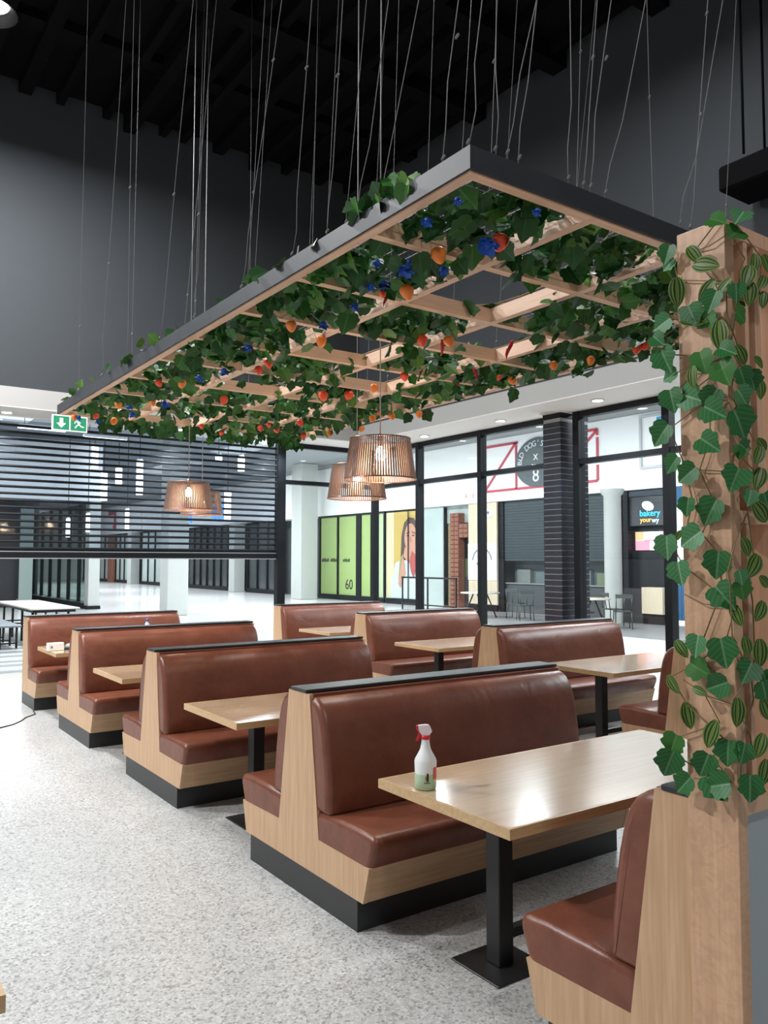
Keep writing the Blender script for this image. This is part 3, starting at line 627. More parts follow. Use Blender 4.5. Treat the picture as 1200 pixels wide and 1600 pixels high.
# -------- things on the far left table
t = thing('card_terminal_box', (2.19, 9.30, .7405), 'small white box standing on the far left table', 'box')
MB().cbox(-.085, .085, -.035, .035, 0, .085, .006).build('casing', WHITEM, t)
MB().box(-.055, -.035, -.0365, -.0352, .03, .05).build('printed_mark', DARKF, t)
t = thing('device', (2.37, 9.36, .7405), 'flat dark grey device with a raised dial beside the white box', 'device')
MB().cbox(-.10, .10, -.07, .07, 0, .03, .006).build('casing', plain('device_grey', (.06, .065, .07), .4), t)
MB().lathe([(.055, .0305), (.055, .05), (.035, .062), (0, .062)], 20).build('dial', plain('device_pale', (.42, .43, .45), .35), t)
t = thing('bottle', (3.243, 9.42, .7405), 'small clear bottle with a blue cap behind the third bench', 'bottle')
MB().lathe([(0, 0), (.035, 0), (.037, .01), (.037, .17), (.035, .20), (.025, .235), (.014, .255), (.014, .265)], 18).build('bottle_body', plain('pale_clear_plastic', (.62, .68, .72), .15), t)
MB().lathe([(.0, .2655), (.017, .2655), (.017, .298), (0, .298)], 16).build('cap', plain('blue_cap', (.04, .09, .35), .4), t)
cb = [(1.2, 8.75, .006), (1.629, 9.124, .006), (1.768, 9.223, .006), (1.88, 9.38, .006), (1.959, 9.55, .006), (2.09, 9.70, .006), (2.115, 9.93, .006)]
o = MB().tube(cb, .006, 6).build('power_cable', BLACK); tag(o, 'thin black cable lying on the floor beside the far left bench', 'cable')

# ================================================================== HANGING TRELLIS
GX0, GY0, CELL, NX, NY = 1.80, 2.03, .622, 4, 9
GX1, GY1 = GX0+CELL*NX, GY0+CELL*NY
GZ0, GZ1 = 3.048, 3.130
OPEN = {(1, 1), (2, 2), (1, 3), (2, 4), (1, 5), (1, 8)}
tr = thing('hanging_trellis', ((GX0+GX1)/2, (GY0+GY1)/2, GZ0), 'long wooden lattice frame hung on thin cables over the booths', 'trellis')
ox, oy, oz = -(GX0+GX1)/2, -(GY0+GY1)/2, -GZ0
BW = .022
H = GZ1-GZ0
# long beams
for i in range(NX+1):
    x = ox+GX0+i*CELL
    MB().box(x-BW, x+BW, oy+GY0-BW, oy+GY1+BW, 0, H-.004).build('long_beam', BEAM, tr)
seg = None
for j in range(NY+1):
    y = oy+GY0+j*CELL
    for i in range(NX):
        x = ox+GX0+i*CELL
        if seg is None:
            seg = MB().box(BW, CELL-BW, -BW, BW, 0, H-.004).build('cross_beam', wood('trellis_timber_cross', (.60, .37, .235), (.72, .48, .32), 'x', .5), tr, (x, y, 0))
        else:
            o = seg.copy(); COL.objects.link(o); o.location = (x, y, 0)
# dark painted boards around the outside
a, b, c, d = ox+GX0-BW, ox+GX1+BW, oy+GY0-BW, oy+GY1+BW
MB().box(a-.012, a-.0005, c-.012, d+.012, .006, H+.006).build('rim_board', RIM, tr)
MB().box(b+.0005, b+.012, c-.012, d+.012, .006, H+.006).build('rim_board', RIM, tr)
MB().box(a, b, c-.012, c-.0005, .006, H+.006).build('rim_board', RIM, tr)
MB().box(a, b, d+.0005, d+.012, .006, H+.006).build('rim_board', RIM, tr)
# wire mesh panels
mesh0 = None
for i in range(NX):
    for j in range(NY):
        if (i, j) in OPEN: continue
        x = ox+GX0+i*CELL; y = oy+GY0+j*CELL
        if mesh0 is None:
            m = MB(); n = 11; w = .0016
            for k in range(1, n):
                p = BW+(CELL-2*BW)*k/n
                m.box(p-w, p+w, BW, CELL-BW, .030, .033); m.box(BW, CELL-BW, p-w, p+w, .0332, .0362)
            mesh0 = m.build('mesh_panel', MESHM, tr, (x, y, H-.04))
        else:
            o = mesh0.copy(); COL.objects.link(o); o.location = (x, y, H-.04)
# suspension cables with their clips
rnd = random.Random(5)
def cable(p, q):
    p = Vector(p); q = Vector(q)
    off = Vector((ox, oy, oz))
    pts = []
    for t_ in (0, .035, .07, .25, .6, 1):
        v = p.lerp(q, t_)
        if 0 < t_ < .2: v += Vector((rnd.uniform(-.012, .012), rnd.uniform(-.012, .012), 0))
        pts.append(v+off)
    cbl = MB().tube(pts, .0019, 5).build('cable', WIREM, tr)
    for t_ in (rnd.uniform(.10, .28), .012):
        v = p.lerp(q, t_)+off
        MB().tube([v+Vector((-.006, 0, -.010)), v+Vector((.006, 0, .010))], .0055, 5).build('cable_clip', WIREM, cbl)
for p, q in CABLES: cable(p, q)
for i in (1, 2, 3, 4):
    for j in (1, 3, 5, 7, 9):
        x = GX0+i*CELL; y = GY0+j*CELL
        cable((x, y, GZ1), (x+rnd.uniform(-.1, .35), y+rnd.uniform(-.4, .2), 7.85))

# ================================================================== LEAVES
def ivy_mesh(name, mat, fold=.12):
    # outline of a five-lobed leaf, base at origin, tip at y = 1
    half = [(0, .0), (.20, -.07), (.40, .02), (.49, .20), (.43, .32), (.52, .48), (.42, .60), (.28, .68), (.18, .83), (0, 1.0)]
    m = MB(); vs = []; uv = []
    mid = [(0, 0), (0, .28), (0, .60), (0, 1.0)]
    for p in half: vs.append((p[0], p[1]-.15, fold*abs(p[0])*1.5-.12*(p[1]-.4)**2))
    nR = len(half)
    for p in half[1:-1]: vs.append((-p[0], p[1]-.15, fold*abs(p[0])*1.5-.12*(p[1]-.4)**2))
    c = len(vs); vs.append((0, .35-.15, 0.0))
    ringR = list(range(nR)); left = [nR+i for i in range(nR-2)]
    ring = ringR + left[::-1]
    fs = [(c, ring[i], ring[(i+1) % len(ring)]) for i in range(len(ring))]
    m.add(vs, fs, False)
    m.uv = [(v[0]*.9+.5, v[1]+.15) for v in vs]
    me = m.mesh(name); me.materials.append(mat); return me
def oval_mesh(name, mat):
    m = MB(); vs = []; uv = []; rows = 7
    for i in range(rows+1):
        t_ = i/rows
        w = .31*math.sin(math.pi*min(1, t_*.92+.06))**.75*(1-.25*t_)
        if i == rows: w = .004
        for k, s in enumerate((-1, -.5, 0, .5, 1)):
            vs.append((w*s, t_-.1, .14*w*abs(s)*1.6-.16*(t_-.45)**2)); uv.append((s*.5+.5, t_))
    fs = [(i*5+k, i*5+k+1, (i+1)*5+k+1, (i+1)*5+k) for i in range(rows) for k in range(4)]
    m.add(vs, fs, True); m.uv = uv
    me = m.mesh(name); me.materials.append(mat); return me
IVY_M = [ivy_mesh('ivy_leaf', IVY), ivy_mesh('ivy_leaf', IVYD, .2), ivy_mesh('ivy_leaf', IVYD, .05), ivy_mesh('ivy_leaf', IVYL, .15)]
VEIN_M = ivy_mesh('veined_ivy_leaf', VEIN, .22); PALE_M = ivy_mesh('pale_ivy_leaf', PALE, .18); STR_M = oval_mesh('striped_leaf', STRIPED)
def leaf_obj(me, name, parent, loc, size, dirv, nrm):
    """dirv = where the tip points, nrm = where the face looks"""
    y = Vector(dirv).normalized(); zz = Vector(nrm); zz = (zz-y*zz.dot(y)).normalized(); x = y.cross(zz)
    o = bpy.data.objects.new(name, me); COL.objects.link(o)
    M = Matrix(((x.x, y.x, zz.x, loc[0]), (x.y, y.y, zz.y, loc[1]), (x.z, y.z, zz.z, loc[2]), (0, 0, 0, 1)))
    o.matrix_world = M @ Matrix.Scale(size, 4)
    if parent:
        o.parent = parent; o.matrix_basis = M @ Matrix.Scale(size, 4)
    return o

# -------- ivy garlands lying on the trellis mesh, one per lane of cells
lane_labels = ['ivy garland with blue flowers and orange fruit along the left edge of the trellis',
               'ivy garland with orange fruit in the second lane of the trellis from its left edge',
               'ivy garland with red chilies in the third lane of the trellis from its left edge',
               'ivy garland with red fruit along the window-side edge of the trellis']
fruit_meshes = {}
def fruit_mesh(kind):
    if kind in fruit_meshes: return fruit_meshes[kind]
    m = MB()
    if kind in 'or':
        pr = [(0, -1.15), (.35, -1.0), (.72, -.55), (.95, 0), (.92, .42), (.62, .78), (.2, .85), (0, .82)]
        m.lathe(pr, 10)
    elif kind == 'c':
        m.tube([(0, 0, 1.3), (.05, 0, .6), (.18, 0, -.2), (.12, .05, -.9), (-.1, .08, -1.5)], [.22, .32, .30, .2, .03], 7)
    else:
        for k in range(9):    # petals
            a = 2*math.pi*k/9*2.0; e = .25+.5*(k % 3)/2
            d_ = Vector((math.cos(a)*math.cos(e), math.sin(a)*math.cos(e), -math.sin(e))); s_ = d_.cross(Vector((0, 0, 1))).normalized(); n_ = d_.cross(s_)
            p0 = d_*.1; p1 = d_*.65+s_*.42+n_*.1; p2 = d_*1.05; p3 = d_*.65-s_*.42+n_*.1
            m.add([p0, p1, p2, p3, d_*.6-n_*.12], [(0, 1, 4), (1, 2, 4), (2, 3, 4), (3, 0, 4)], True)
        m.lathe([(0, -.5), (.45, -.2), (.45, .3), (0, .5)], 8)
    me = m.mesh({'o': 'orange_fruit', 'r': 'red_fruit', 'c': 'red_chili', 'b': 'blue_flower'}[kind])
    me.materials.append({'o': ORANGE, 'r': REDF, 'c': CHILI, 'b': BLUEF}[kind])
    fruit_meshes[kind] = me; return me
garlands = []
rnd = random.Random(21)
for i in range(NX):
    gx = GX0+(i+.5)*CELL
    g = thing('ivy_garland', (gx, GY0, GZ0), lane_labels[i], 'garland', 'ivy garlands woven through the trellis')
    garlands.append(g)
    # two wandering stems
    for s in (-.13, .14):
        pts = []
        for k in range(int(NY*CELL/.2)+1):
            y_ = k*.2; near_open = any((i, int((y_+dy_)/CELL)) in OPEN for dy_ in (-.15, 0, .15))
            pts.append(((math.copysign(.30, s) if near_open else s+rnd.uniform(-.14, .14)), y_, H+.004+rnd.uniform(0, .02)))
        MB().tube(pts, .004, 5).build('stem', VINE, g)
    leaves = []
    for j in range(NY):
        op = (i, j) in OPEN
        n = 6 if op else (90 if j < 5 else 70)
        for k in range(n):
            if op:   # a few sprigs around the rim of an open cell
                e = rnd.choice((0, 1)); q = rnd.uniform(.03, .97)
                lx, ly = ((rnd.choice((.05, .95)), q) if e else (q, rnd.choice((.05, .95))))
            else:
                lx, ly = rnd.uniform(.08, .92), rnd.uniform(.08, .92)
            low = rnd.random() < (.21 if not op else .15)
            zz = rnd.uniform(-.065, .01) if low else rnd.uniform(.022, H+.012)
            if not op and rnd.random() < .07: zz = H+rnd.uniform(.01, .07)
            X = (lx-.5)*CELL; Y = (j+ly)*CELL
            # leaves beyond the rim only if they hang over it
            dirv = Vector((rnd.uniform(-1, 1), rnd.uniform(-1, 1), rnd.uniform(-1.3, -.05)))
            nrm = Vector((rnd.uniform(-.6, .6), rnd.uniform(-.9, .3), -1))
            leaves.append((X, Y, zz, dirv, nrm, rnd.uniform(.065, .115), rnd.choices((0, 1, 2, 3), (4, 4, 3, 1.3))[0]))
    if i in (0, 3):    # leaves hanging over the outer edge
        for k in range(26):
            q = rnd.random()
            leaves.append(((-.5 if i == 0 else .5)*CELL+rnd.uniform(-.05, .02)*(1 if i == 0 else -1), q*NY*CELL, H+rnd.uniform(0, .06), Vector((rnd.uniform(-1, 1), rnd.uniform(-1, 1), rnd.uniform(-.3, .6))), Vector((-1, -.6, .2)), rnd.uniform(.06, .10), rnd.choice((0, 1, 3))))
    for k in range(16 if i == 0 else 30):  # ends drooping at the far edge
        leaves.append((rnd.uniform(-.5 if i else .02, .5)*CELL, NY*CELL+rnd.uniform(-.1, .03), rnd.uniform(-.09, .03), Vector((rnd.uniform(-.5, .5), rnd.uniform(-.3, .3), -1)), Vector((rnd.uniform(-.5, .5), -1, -.2)), rnd.uniform(.07, .11), rnd.choice((0, 1, 2))))
    if i == 0:        # the garland thins out at the far left corner
        leaves = [L for L in leaves if not (L[1] > (NY-.7)*CELL and L[0] < .02 and L[2] < .03)]
        for k in range(22):   # a bushy clump on the rim near the front corner
            leaves.append((-.5*CELL+rnd.uniform(-.06, .06), rnd.uniform(.28, .72), H+rnd.uniform(-.03, .09), Vector((rnd.uniform(-1, 1), rnd.uniform(-1, 1), rnd.uniform(-.8, .8))), Vector((-1, -.8, .1)), rnd.uniform(.06, .10), rnd.choice((0, 1, 3))))
    leaves.sort(key=lambda L: L[1])
    step = max(1, len(leaves)//300)
    near = leaves[:300]; rest = leaves[300:]
    for L in near: leaf_obj(IVY_M[L[6]], 'leaf', g, L[:3], L[5], L[3], L[4])
    # the small far leaves, joined
    for mi in range(4):
        m = MB(); uvs = []
        src = IVY_M[mi]
        sv = [v.co.copy() for v in src.vertices]; sf = [tuple(p.vertices) for p in src.polygons]
        suv = {}
        for lp in src.loops: suv[lp.vertex_index] = src.uv_layers[0].data[lp.index].uv[:]
        for L in rest:
            if L[6] != mi: continue
            y_ = L[3].normalized(); z_ = (L[4]-y_*L[4].dot(y_)).normalized(); x_ = y_.cross(z_)
            m.add([Vector(L[:3])+(x_*v.x+y_*v.y+z_*v.z)*L[5] for v in sv], sf); uvs += [suv[k] for k in range(len(sv))]
        if m.v:
            m.uv = uvs; o = m.build('foliage', [IVY, IVYD, IVYD, IVYL][mi], g, fix=False); o['kind'] = 'stuff'
for x, y, z_, k, r_ in FRUIT:
    i = min(NX-1, max(0, int((x-GX0)/CELL))); g = garlands[i]
    o = bpy.data.objects.new({'o': 'orange_fruit', 'r': 'red_fruit', 'c': 'red_chili', 'b': 'blue_flower'}[k], fruit_mesh(k)); COL.objects.link(o); o.parent = g
    y = min(y, GY1+.05)
    o.location = (x-GX0-(i+.5)*CELL, y-GY0, z_-GZ0); r_ = max(r_, .018)*(1.3 if k == 'b' else 1.0)
    o.scale = (r_, r_, r_*(1.05 if k != 'b' else 1)); o.rotation_euler = (rnd.uniform(-.5, .5), rnd.uniform(-.5, .5), rnd.uniform(0, 6))

# ================================================================== WOODEN SCREEN
PX0, PY0, PY1, PZ = 2.10, 1.28, 1.437, 2.712
scn = thing('wooden_screen', (PX0, PY0, 0), 'tall wooden divider with upright fins over a grey panel, covered in ivy', 'screen')
D = PY1-PY0; SL = 1.95
MB().cbox(0, .045, 0, D, 0, PZ, .002).build('end_panel', PILLAR, scn)
MB().cbox(SL-.045, SL, 0, D, 0, PZ, .002).build('end_panel', PILLAR, scn)
MB().box(.046, SL-.046, .002, D-.002, PZ-.045, PZ-.002).build('top_rail', FIN, scn)
MB().box(.046, SL-.046, .001, D-.002, 1.835, 1.872).build('middle_rail', FIN, scn)
MB().box(.046, SL-.046, .001, D-.002, 1.022, 1.062).build('bottom_rail', FIN, scn)
MB().box(.046, SL-.046, .022, D-.03, 0, 1.021).build('lower_panel', plain('grey_panel', (.34, .385, .41), .55), scn)
fu = [.100, .153, .30, .42, .60, .78, .90, 1.08, 1.20, 1.38, 1.50, 1.68, 1.80]
fl = [.080, .20, .36, .50, .66, .84, 1.0, 1.16, 1.32, 1.48, 1.64, 1.78]
for k, x in enumerate(fu):
    w = .020 if k % 2 == 0 else .032
    MB().box(x, x+w, .004, D-.004, 1.8725, PZ-.0455).build('fin', FIN, scn)
for k, x in enumerate(fl):
    MB().box(x, x+.020, .004, D-.004, 1.0625, 1.8345).build('fin', FIN, scn)

# -------- the ivy on the screen, leaf by leaf
iv = thing('screen_ivy', (PX0, PY0, 0), 'artificial ivy with plain and yellow-striped leaves climbing the wooden screen', 'ivy')
rnd = random.Random(8)
stem_pts = {0: [], 1: []}
for (x, y, z_, t_, sz, face) in LEAVES:
    if face == 0:
        nrm = Vector((-1, -.35+rnd.uniform(-.35, .35), rnd.uniform(-.1, .4))); dirv = Vector((0, rnd.uniform(-.9, .9), rnd.uniform(-1, -.15)))
    else:
        nrm = Vector((-.75+rnd.uniform(-.3, .3), -.8, rnd.uniform(-.1, .4))); dirv = Vector((rnd.uniform(-.7, .7), 0, rnd.uniform(-1, -.1)))
    me = {'I': IVY_M[0] if rnd.random() < .25 else VEIN_M, 'P': PALE_M, 'S': STR_M}[t_]
    s = sz*(1.12 if t_ != 'S' else 1.22)
    leaf_obj(me, 'leaf', iv, (x-PX0, y-PY0, z_), s, dirv, nrm)
    stem_pts[face].append((x-PX0, y-PY0, z_))
for face in (0, 1):
    ps = sorted(stem_pts[face], key=lambda p: p[2])
    for s in range(2):
        sel = ps[s::2]
        pts = [((-.012 if face == 0 else p[0]), (p[1] if face == 0 else -.012), p[2]) for p in sel]
        pts = [p for q, p in enumerate(pts) if q == 0 or abs(p[2]-pts[q-1][2]) > .004]
        MB().tube(pts, .0022, 5).build('stem', VINE, iv)
for (ya, za, yb, zb) in ((.10, 2.64, -.02, 2.66), (.14, 2.22, .0, 2.19), (.15, 2.02, .01, 1.98), (.15, 1.63, .02, 1.60), (.16, 1.38, .0, 1.33)):
    MB().tube([(-.006, ya, za), (-.012, (ya+yb)/2, (za+zb)/2-.01), (-.006, yb, zb)], .0018, 5).build('tendril', VINE, iv)

# ================================================================== PENDANT LAMPS
def pendant(loc, label, power, bulb, top):
    t = thing('pendant_lamp', loc, label, 'lamp', 'copper slatted pendant lamps')
    Rb, Rt, Hh = .228, .192, .262
    m = MB(); n = 84
    for k in range(n):
        a = 2*math.pi*k/n; w = .0048
        ca, sa = math.cos(a), math.sin(a)
        for sgn in (1,):
            vs = []
            for (rr, zz) in ((Rb, .004), (Rt, Hh-.004)):
                for q in (-w, w):
                    for th_ in (0, .0022):
                        r_ = rr-th_; vs.append((r_*ca-q*sa, r_*sa+q*ca, zz))
            m.add(vs, [(0, 2, 6, 4), (1, 5, 7, 3), (0, 4, 5, 1), (2, 3, 7, 6)])
    m.build('shade', COPPER, t)
    m = MB(); m.lathe([(Rb+.003, 0), (Rb+.003, .008), (Rb-.005, .008), (Rb-.005, 0), (Rb+.003, 0)], 48); m.build('bottom_ring', COPPERR, t)
    m = MB(); m.lathe([(Rt+.003, Hh-.008), (Rt+.003, Hh), (Rt-.005, Hh), (Rt-.005, Hh-.008), (Rt+.003, Hh-.008)], 48); m.build('top_ring', COPPERR, t)
    m = MB()
    for k in range(3):
        a = 2*math.pi*k/3+.4; m.tube([(.015*math.cos(a), .015*math.sin(a), Hh-.004), ((Rt-.004)*math.cos(a), (Rt-.004)*math.sin(a), Hh-.004)], .003, 5)
    m.build('spider', COPPERR, t)
    MB().lathe([(0, Hh+.03), (.016, Hh+.03), (.02, Hh-.05), (0, Hh-.05)], 14).build('socket', COPPERR, t)
    pr = [(0, -.045), (.018, -.041), (.032, -.026), (.036, -.006), (.030, .016), (.018, .034), (.014, .044)]
    MB().lathe(pr, 16, (0, 0, Hh-.095)).build('bulb', BULB if bulb else plain('frosted_bulb', (.8, .7, .6), .4), t)
    MB().tube([(0, 0, Hh+.03), (0, 0, top-loc[2])], .004, 6).build('cord', CORD, t)
    d_ = bpy.data.lights.new('pendant_glow', 'POINT'); d_.energy = power; d_.color = (1, .72, .48); d_.shadow_soft_size = .04
    o = bpy.data.objects.new('pendant_glow', d_); COL.objects.link(o); o.parent = t; o.location = (0, 0, Hh-.16)
pendant((2.905, 4.15, 2.235), 'lit copper slatted pendant lamp, largest and nearest of the four', 9, True, 7.8)
pendant((3.40, 5.17, 2.20), 'copper slatted pendant lamp half hidden behind the nearest one', 5, True, 7.8)
pendant((2.88, 7.28, 2.20), 'lit copper slatted pendant lamp in front of the shutter, front one of the pair', 8, True, 7.8)
pendant((3.45, 8.33, 2.22), 'copper slatted pendant lamp behind the pair, farthest from the camera', 4, True, 7.8)

# ================================================================== THE MALL OUTSIDE
struct('floor_mall', MB().box(-14, 34, -16, 75, -.10, -.052).box(8.151, 19.6, -16, 75, -.052, -.003).box(-14, 8.15, 13.4, 75, -.052, -.003), MALLF)
struct('floor_threshold', MB().box(-14, 8.15, YS+.001, 13.399, -.051, -.001), BEIGEF)
fs_ = struct('floor_striped', MB().box(-5, 6.6, 13.6, 18.6, -.0028, -.0018), STRIPE1)
rnd = random.Random(3)
yy = 13.75
k = 0
while yy < 18.2:
    w_ = rnd.choice((.22, .30, .40)); x0 = -4.9+rnd.uniform(0, .8); x1 = 5.2+rnd.uniform(0, 1.2)
    MB().prism([(x0, yy), (x1, yy-.25), (x1, yy-.25+w_*.8), (x0, yy+w_)], 'z', -.0017, .0).build('tile_strip', STRIPE2, fs_)
    yy += w_+rnd.choice((.25, .36, .5)); k += 1
struct('floor_seating', MB().box(15.2, 19.0, 8, 23.0, -.0028, .0), DARKF)
struct('ceiling_mall', MB().box(8.26, 34, -16, 75, 6.05, 6.15).box(-14, 8.259, 12.0, 75, 6.05, 6.15), plain('mall_ceiling', (.24, .26, .28), .8))
for x, y in MALL_FILL_PANELS:  # housings for the added fill panels
    t = thing('fill_panel', (x, y, 5.955), 'long fill panel added to light the shopping mall', 'ceiling light', 'added fill panels under the mall ceiling')
    MB().box(-.66, .66, -2.56, 2.56, .0, .094).build('housing', WHITEM, t)

XS = 19.0
struct('wall_shops', MB().box(XS+.9, XS+1.3, -16, 75, 0, 6.05), plain('shop_backing', (.10, .11, .12), .8))
struct('trim_5', MB().box(XS-.05, XS+.9, 12.2, 75, 3.74, 5.88), WHITEM)
struct('trim_6', MB().box(XS-.02, XS+.9, -16, 75, 5.881, 6.049), plain('grey_frieze', (.42, .44, .45), .8))

TINTG = clear_glass('tinted_shop_glass', (.74, .84, .81), .08)
DARKG = plain('dark_shop_glass', (.045, .055, .06), .12, noise=.5, nscale=.7)
GREENP = plain('lime_green_film', (.34, .46, .17), .45, noise=.08, nscale=2)
GREENP2 = plain('pale_green_film', (.46, .56, .34), .4, noise=.08)
SILVER = plain('pale_shop_glass', (.46, .54, .52), .2, noise=.2, nscale=.8)
BRICKM = plain('red_brown_brick', (.24, .10, .065), .8, noise=.2, nscale=8)
CREAM = wood('cream_boards', (.60, .50, .36), (.70, .60, .45), 'z', .5)
NAVY = plain('navy_panel', (.02, .10, .22), .5)
DKSH = plain('dark_roller_shutter', (.028, .045, .052), .5)

def slab(parent, name, mat, x0, x1, y0, y1, z0, z1):
    return MB().box(x0, x1, y0, y1, z0, z1).build(name, mat, parent)

# ---- far shops along the same wall
def far_shop(y0, y1, n, label, glass, group=None):
    t = thing('glass_storefront', (XS, y0, 0), label, 'shopfront', group)
    w = (y1-y0)/n
    for i in range(n):
        slab(t, 'pane', glass, .30, .33, i*w+.06, (i+1)*w-.06, .22, 3.66)
    for i in range(n+1):
        slab(t, 'mullion', FRAME, .22, .38, i*w-.06, i*w+.06, .22, 3.66)
    slab(t, 'bottom_rail', FRAME, .18, .42, -.06, y1-y0+.06, 0, .219)
    slab(t, 'head_rail', FRAME, .20, .40, -.06, y1-y0+.06, 3.661, 3.738)
far_shop(36.6, 40.0, 3, 'dark glass shopfront just left of the glazing post beyond the shutter', DARKG)
far_shop(41.6, 48.6, 7, 'wide dark glass shopfront with close upright bars beyond the shutter', DARKG)
far_shop(50.4, 57.4, 5, 'glass shopfront half hidden by the white column beyond the shutter', SILVER)
far_shop(59.2, 63.4, 4, 'pale glass shopfront in the far distance beyond the shutter', SILVER)
far_shop(64.8, 72.5, 5, 'farthest dim shopfront beyond the shutter', SILVER)
for y, w, lb in ((40.8, .7, 'pale column between the dark shopfronts beyond the shutter'), (49.4, .8, 'pale column right of the large white column beyond the shutter'), (58.3, .8, 'slim pale column in the far distance beyond the shutter')):
    o = MB().cbox(XS-.35, XS+.3, y-w/2, y+w/2, 0, 3.735, .02).build('column', CONC); tag(o, lb, 'column')
o = MB().cbox(XS+.0, XS+.3, 63.5, 64.7, 0, 3.735, .02).build('brick_pier', BRICKM); tag(o, 'reddish pier far away between the pale shopfronts', 'pier')
# ---- free columns
o = MB().cbox(8.98, 9.66, 24.3, 24.98, 0, 6.04, .02).build('column', CONC); tag(o, 'large white column seen under the shutter behind the benches', 'column')
o = MB().cbox(17.55, 18.40, 31.15, 32.05, 0, 6.04, .02).build('column', CONC); tag(o, 'pale concrete column left of the green shopfront', 'column')
o = MB().lathe([(.24, 0), (.24, 3.55), (.30, 3.60), (.34, 3.735)], 20, (18.3, 14.75, 0)).build('column', CONC); tag(o, 'round white column right of the tiled column, beside the dark shop', 'column')

# ---- green shop
t = thing('glass_storefront', (XS, 24.4, 0), 'lime green shopfront with black frames seen between the pendant lamps', 'shopfront')
def yrel(y): return y-24.4
for a, b, mt in ((31.95, 30.50, GREENP), (30.38, 28.95, GREENP), (28.58, 27.85, GREENP), (27.70, 26.85, GREENP2)):
    slab(t, 'pane', mt, .05, .08, yrel(b), yrel(a), .22, 3.66)
for y, w in ((32.02, .07), (30.44, .06), (28.77, .18), (27.78, .07), (26.88, .03)):
    slab(t, 'mullion', FRAME, .0, .10, yrel(y)-w, yrel(y)+w, .22, 3.66)
slab(t, 'bottom_rail', FRAME, -.02, .12, yrel(26.84), yrel(32.1), 0, .219)
slab(t, 'head_rail', FRAME, -.02, .12, yrel(26.84), yrel(32.1), 3.661, 3.738)
INK = plain('black_print', (.012, .012, .012), .6)
ROTX = (math.pi/2, 0, -math.pi/2)       # lettering that faces towards -X
def bars(y_hi, z0, n, h, step, w):
    m = MB()
    for k_ in range(n):
        if k_ in (5,): continue
        y_ = y_hi-k_*step; m.box(.046, .0495, y_-w, y_, z0, z0+h*(1 if k_ % 3 else .8))
    m.build('small_print', INK, t)
bars(yrel(31.85), 1.66, 11, .16, .125, .095); bars(yrel(30.05), 1.66, 6, .14, .115, .085)
text_mesh('60', .62, INK, 'number', t, (.045, yrel(29.55), .66), ROTX, .004)

# ---- poster of a person eating
t = thing('advertising_poster', (XS, 24.4, 0), 'yellow shop window poster of a person with long hair eating', 'poster')
YEL = plain('poster_yellow', (.50, .36, .10), .5); SKIN = plain('poster_skin', (.50, .27, .19), .5); HAIR = plain('poster_hair', (.085, .055, .045), .5)
SHIRT = plain('poster_pale_blue', (.52, .60, .64), .5); REDM = plain('poster_red', (.40, .09, .08), .5); OLIVE = plain('poster_olive', (.30, .27, .13), .5); PALEY = plain('poster_pale', (.62, .58, .36), .5)
slab(t, 'backing', YEL, .06, .08, .05, 2.38, .22, 3.66)
slab(t, 'pale_side', PALEY, .055, .0595, 1.85, 2.38, .22, 3.66)
def flat(name, mat, pts, x):
    """pts in picture-left-to-right metres from the left edge of the poster and height"""
    MB().prism([(2.38-p[0], p[1]) for p in pts], 'x', x, x+.004).build(name, mat, t)
def ell(cx, cz, rx, rz, n=18): return [(cx+rx*math.cos(2*math.pi*k_/n), cz+rz*math.sin(2*math.pi*k_/n)) for k_ in range(n)]
flat('hair', HAIR, [(1.0, 1.9), (1.05, 2.7), (1.22, 3.2), (1.5, 3.42), (1.85, 3.38), (2.12, 3.1), (2.25, 2.6), (2.32, 1.9), (2.2, 1.3), (1.1, 1.3)], .050)
flat('shirt', SHIRT, [(.28, .23), (.42, 1.0), (.65, 1.62), (1.0, 1.75), (2.1, 1.7), (2.3, 1.4), (2.32, .23)], .045)
flat('scarf', OLIVE, [(.85, .95), (.95, 1.75), (1.15, 2.0), (1.3, 1.5), (1.2, 1.0)], .041)
flat('scarf', OLIVE, [(2.0, .95), (1.95, 1.6), (2.1, 1.95), (2.3, 1.5), (2.3, .9)], .041)
flat('face', SKIN, ell(1.66, 2.62, .40, .56), .037)
flat('brow', HAIR, [(1.38, 2.80), (1.60, 2.86), (1.60, 2.82), (1.40, 2.76)], .032)
flat('brow', HAIR, [(1.75, 2.86), (1.97, 2.80), (1.95, 2.76), (1.75, 2.82)], .032)
flat('eye', HAIR, ell(1.50, 2.70, .09, .03, 10), .032)
flat('eye', HAIR, ell(1.84, 2.70, .09, .03, 10), .032)
flat('nose', plain('poster_skin_shade', (.40, .19, .13), .5), [(1.64, 2.68), (1.60, 2.46), (1.70, 2.43), (1.74, 2.46), (1.69, 2.68)], .032)
flat('hand', SKIN, [(1.2, 1.9), (1.3, 2.25), (1.6, 2.15), (2.05, 2.3), (2.25, 2.0), (2.05, 1.7), (1.5, 1.65)], .032)
flat('forearm', SKIN, [(1.2, 1.9), (1.35, 1.2), (1.0, .65), (.85, .8), (1.05, 1.5)], .028)
flat('food', REDM, [(1.6, 1.7), (1.75, 2.1), (2.0, 1.95), (2.05, 1.4), (1.85, 1.05), (1.7, 1.3)], .024)
slab(t, 'mullion', FRAME, .0, .02, .82, .86, .22, 3.66)
slab(t, 'mullion', FRAME, -.01, .03, 2.385, 2.43, .22, 3.66)
slab(t, 'bottom_rail', FRAME, -.02, .12, 0, 2.38, 0, .219)

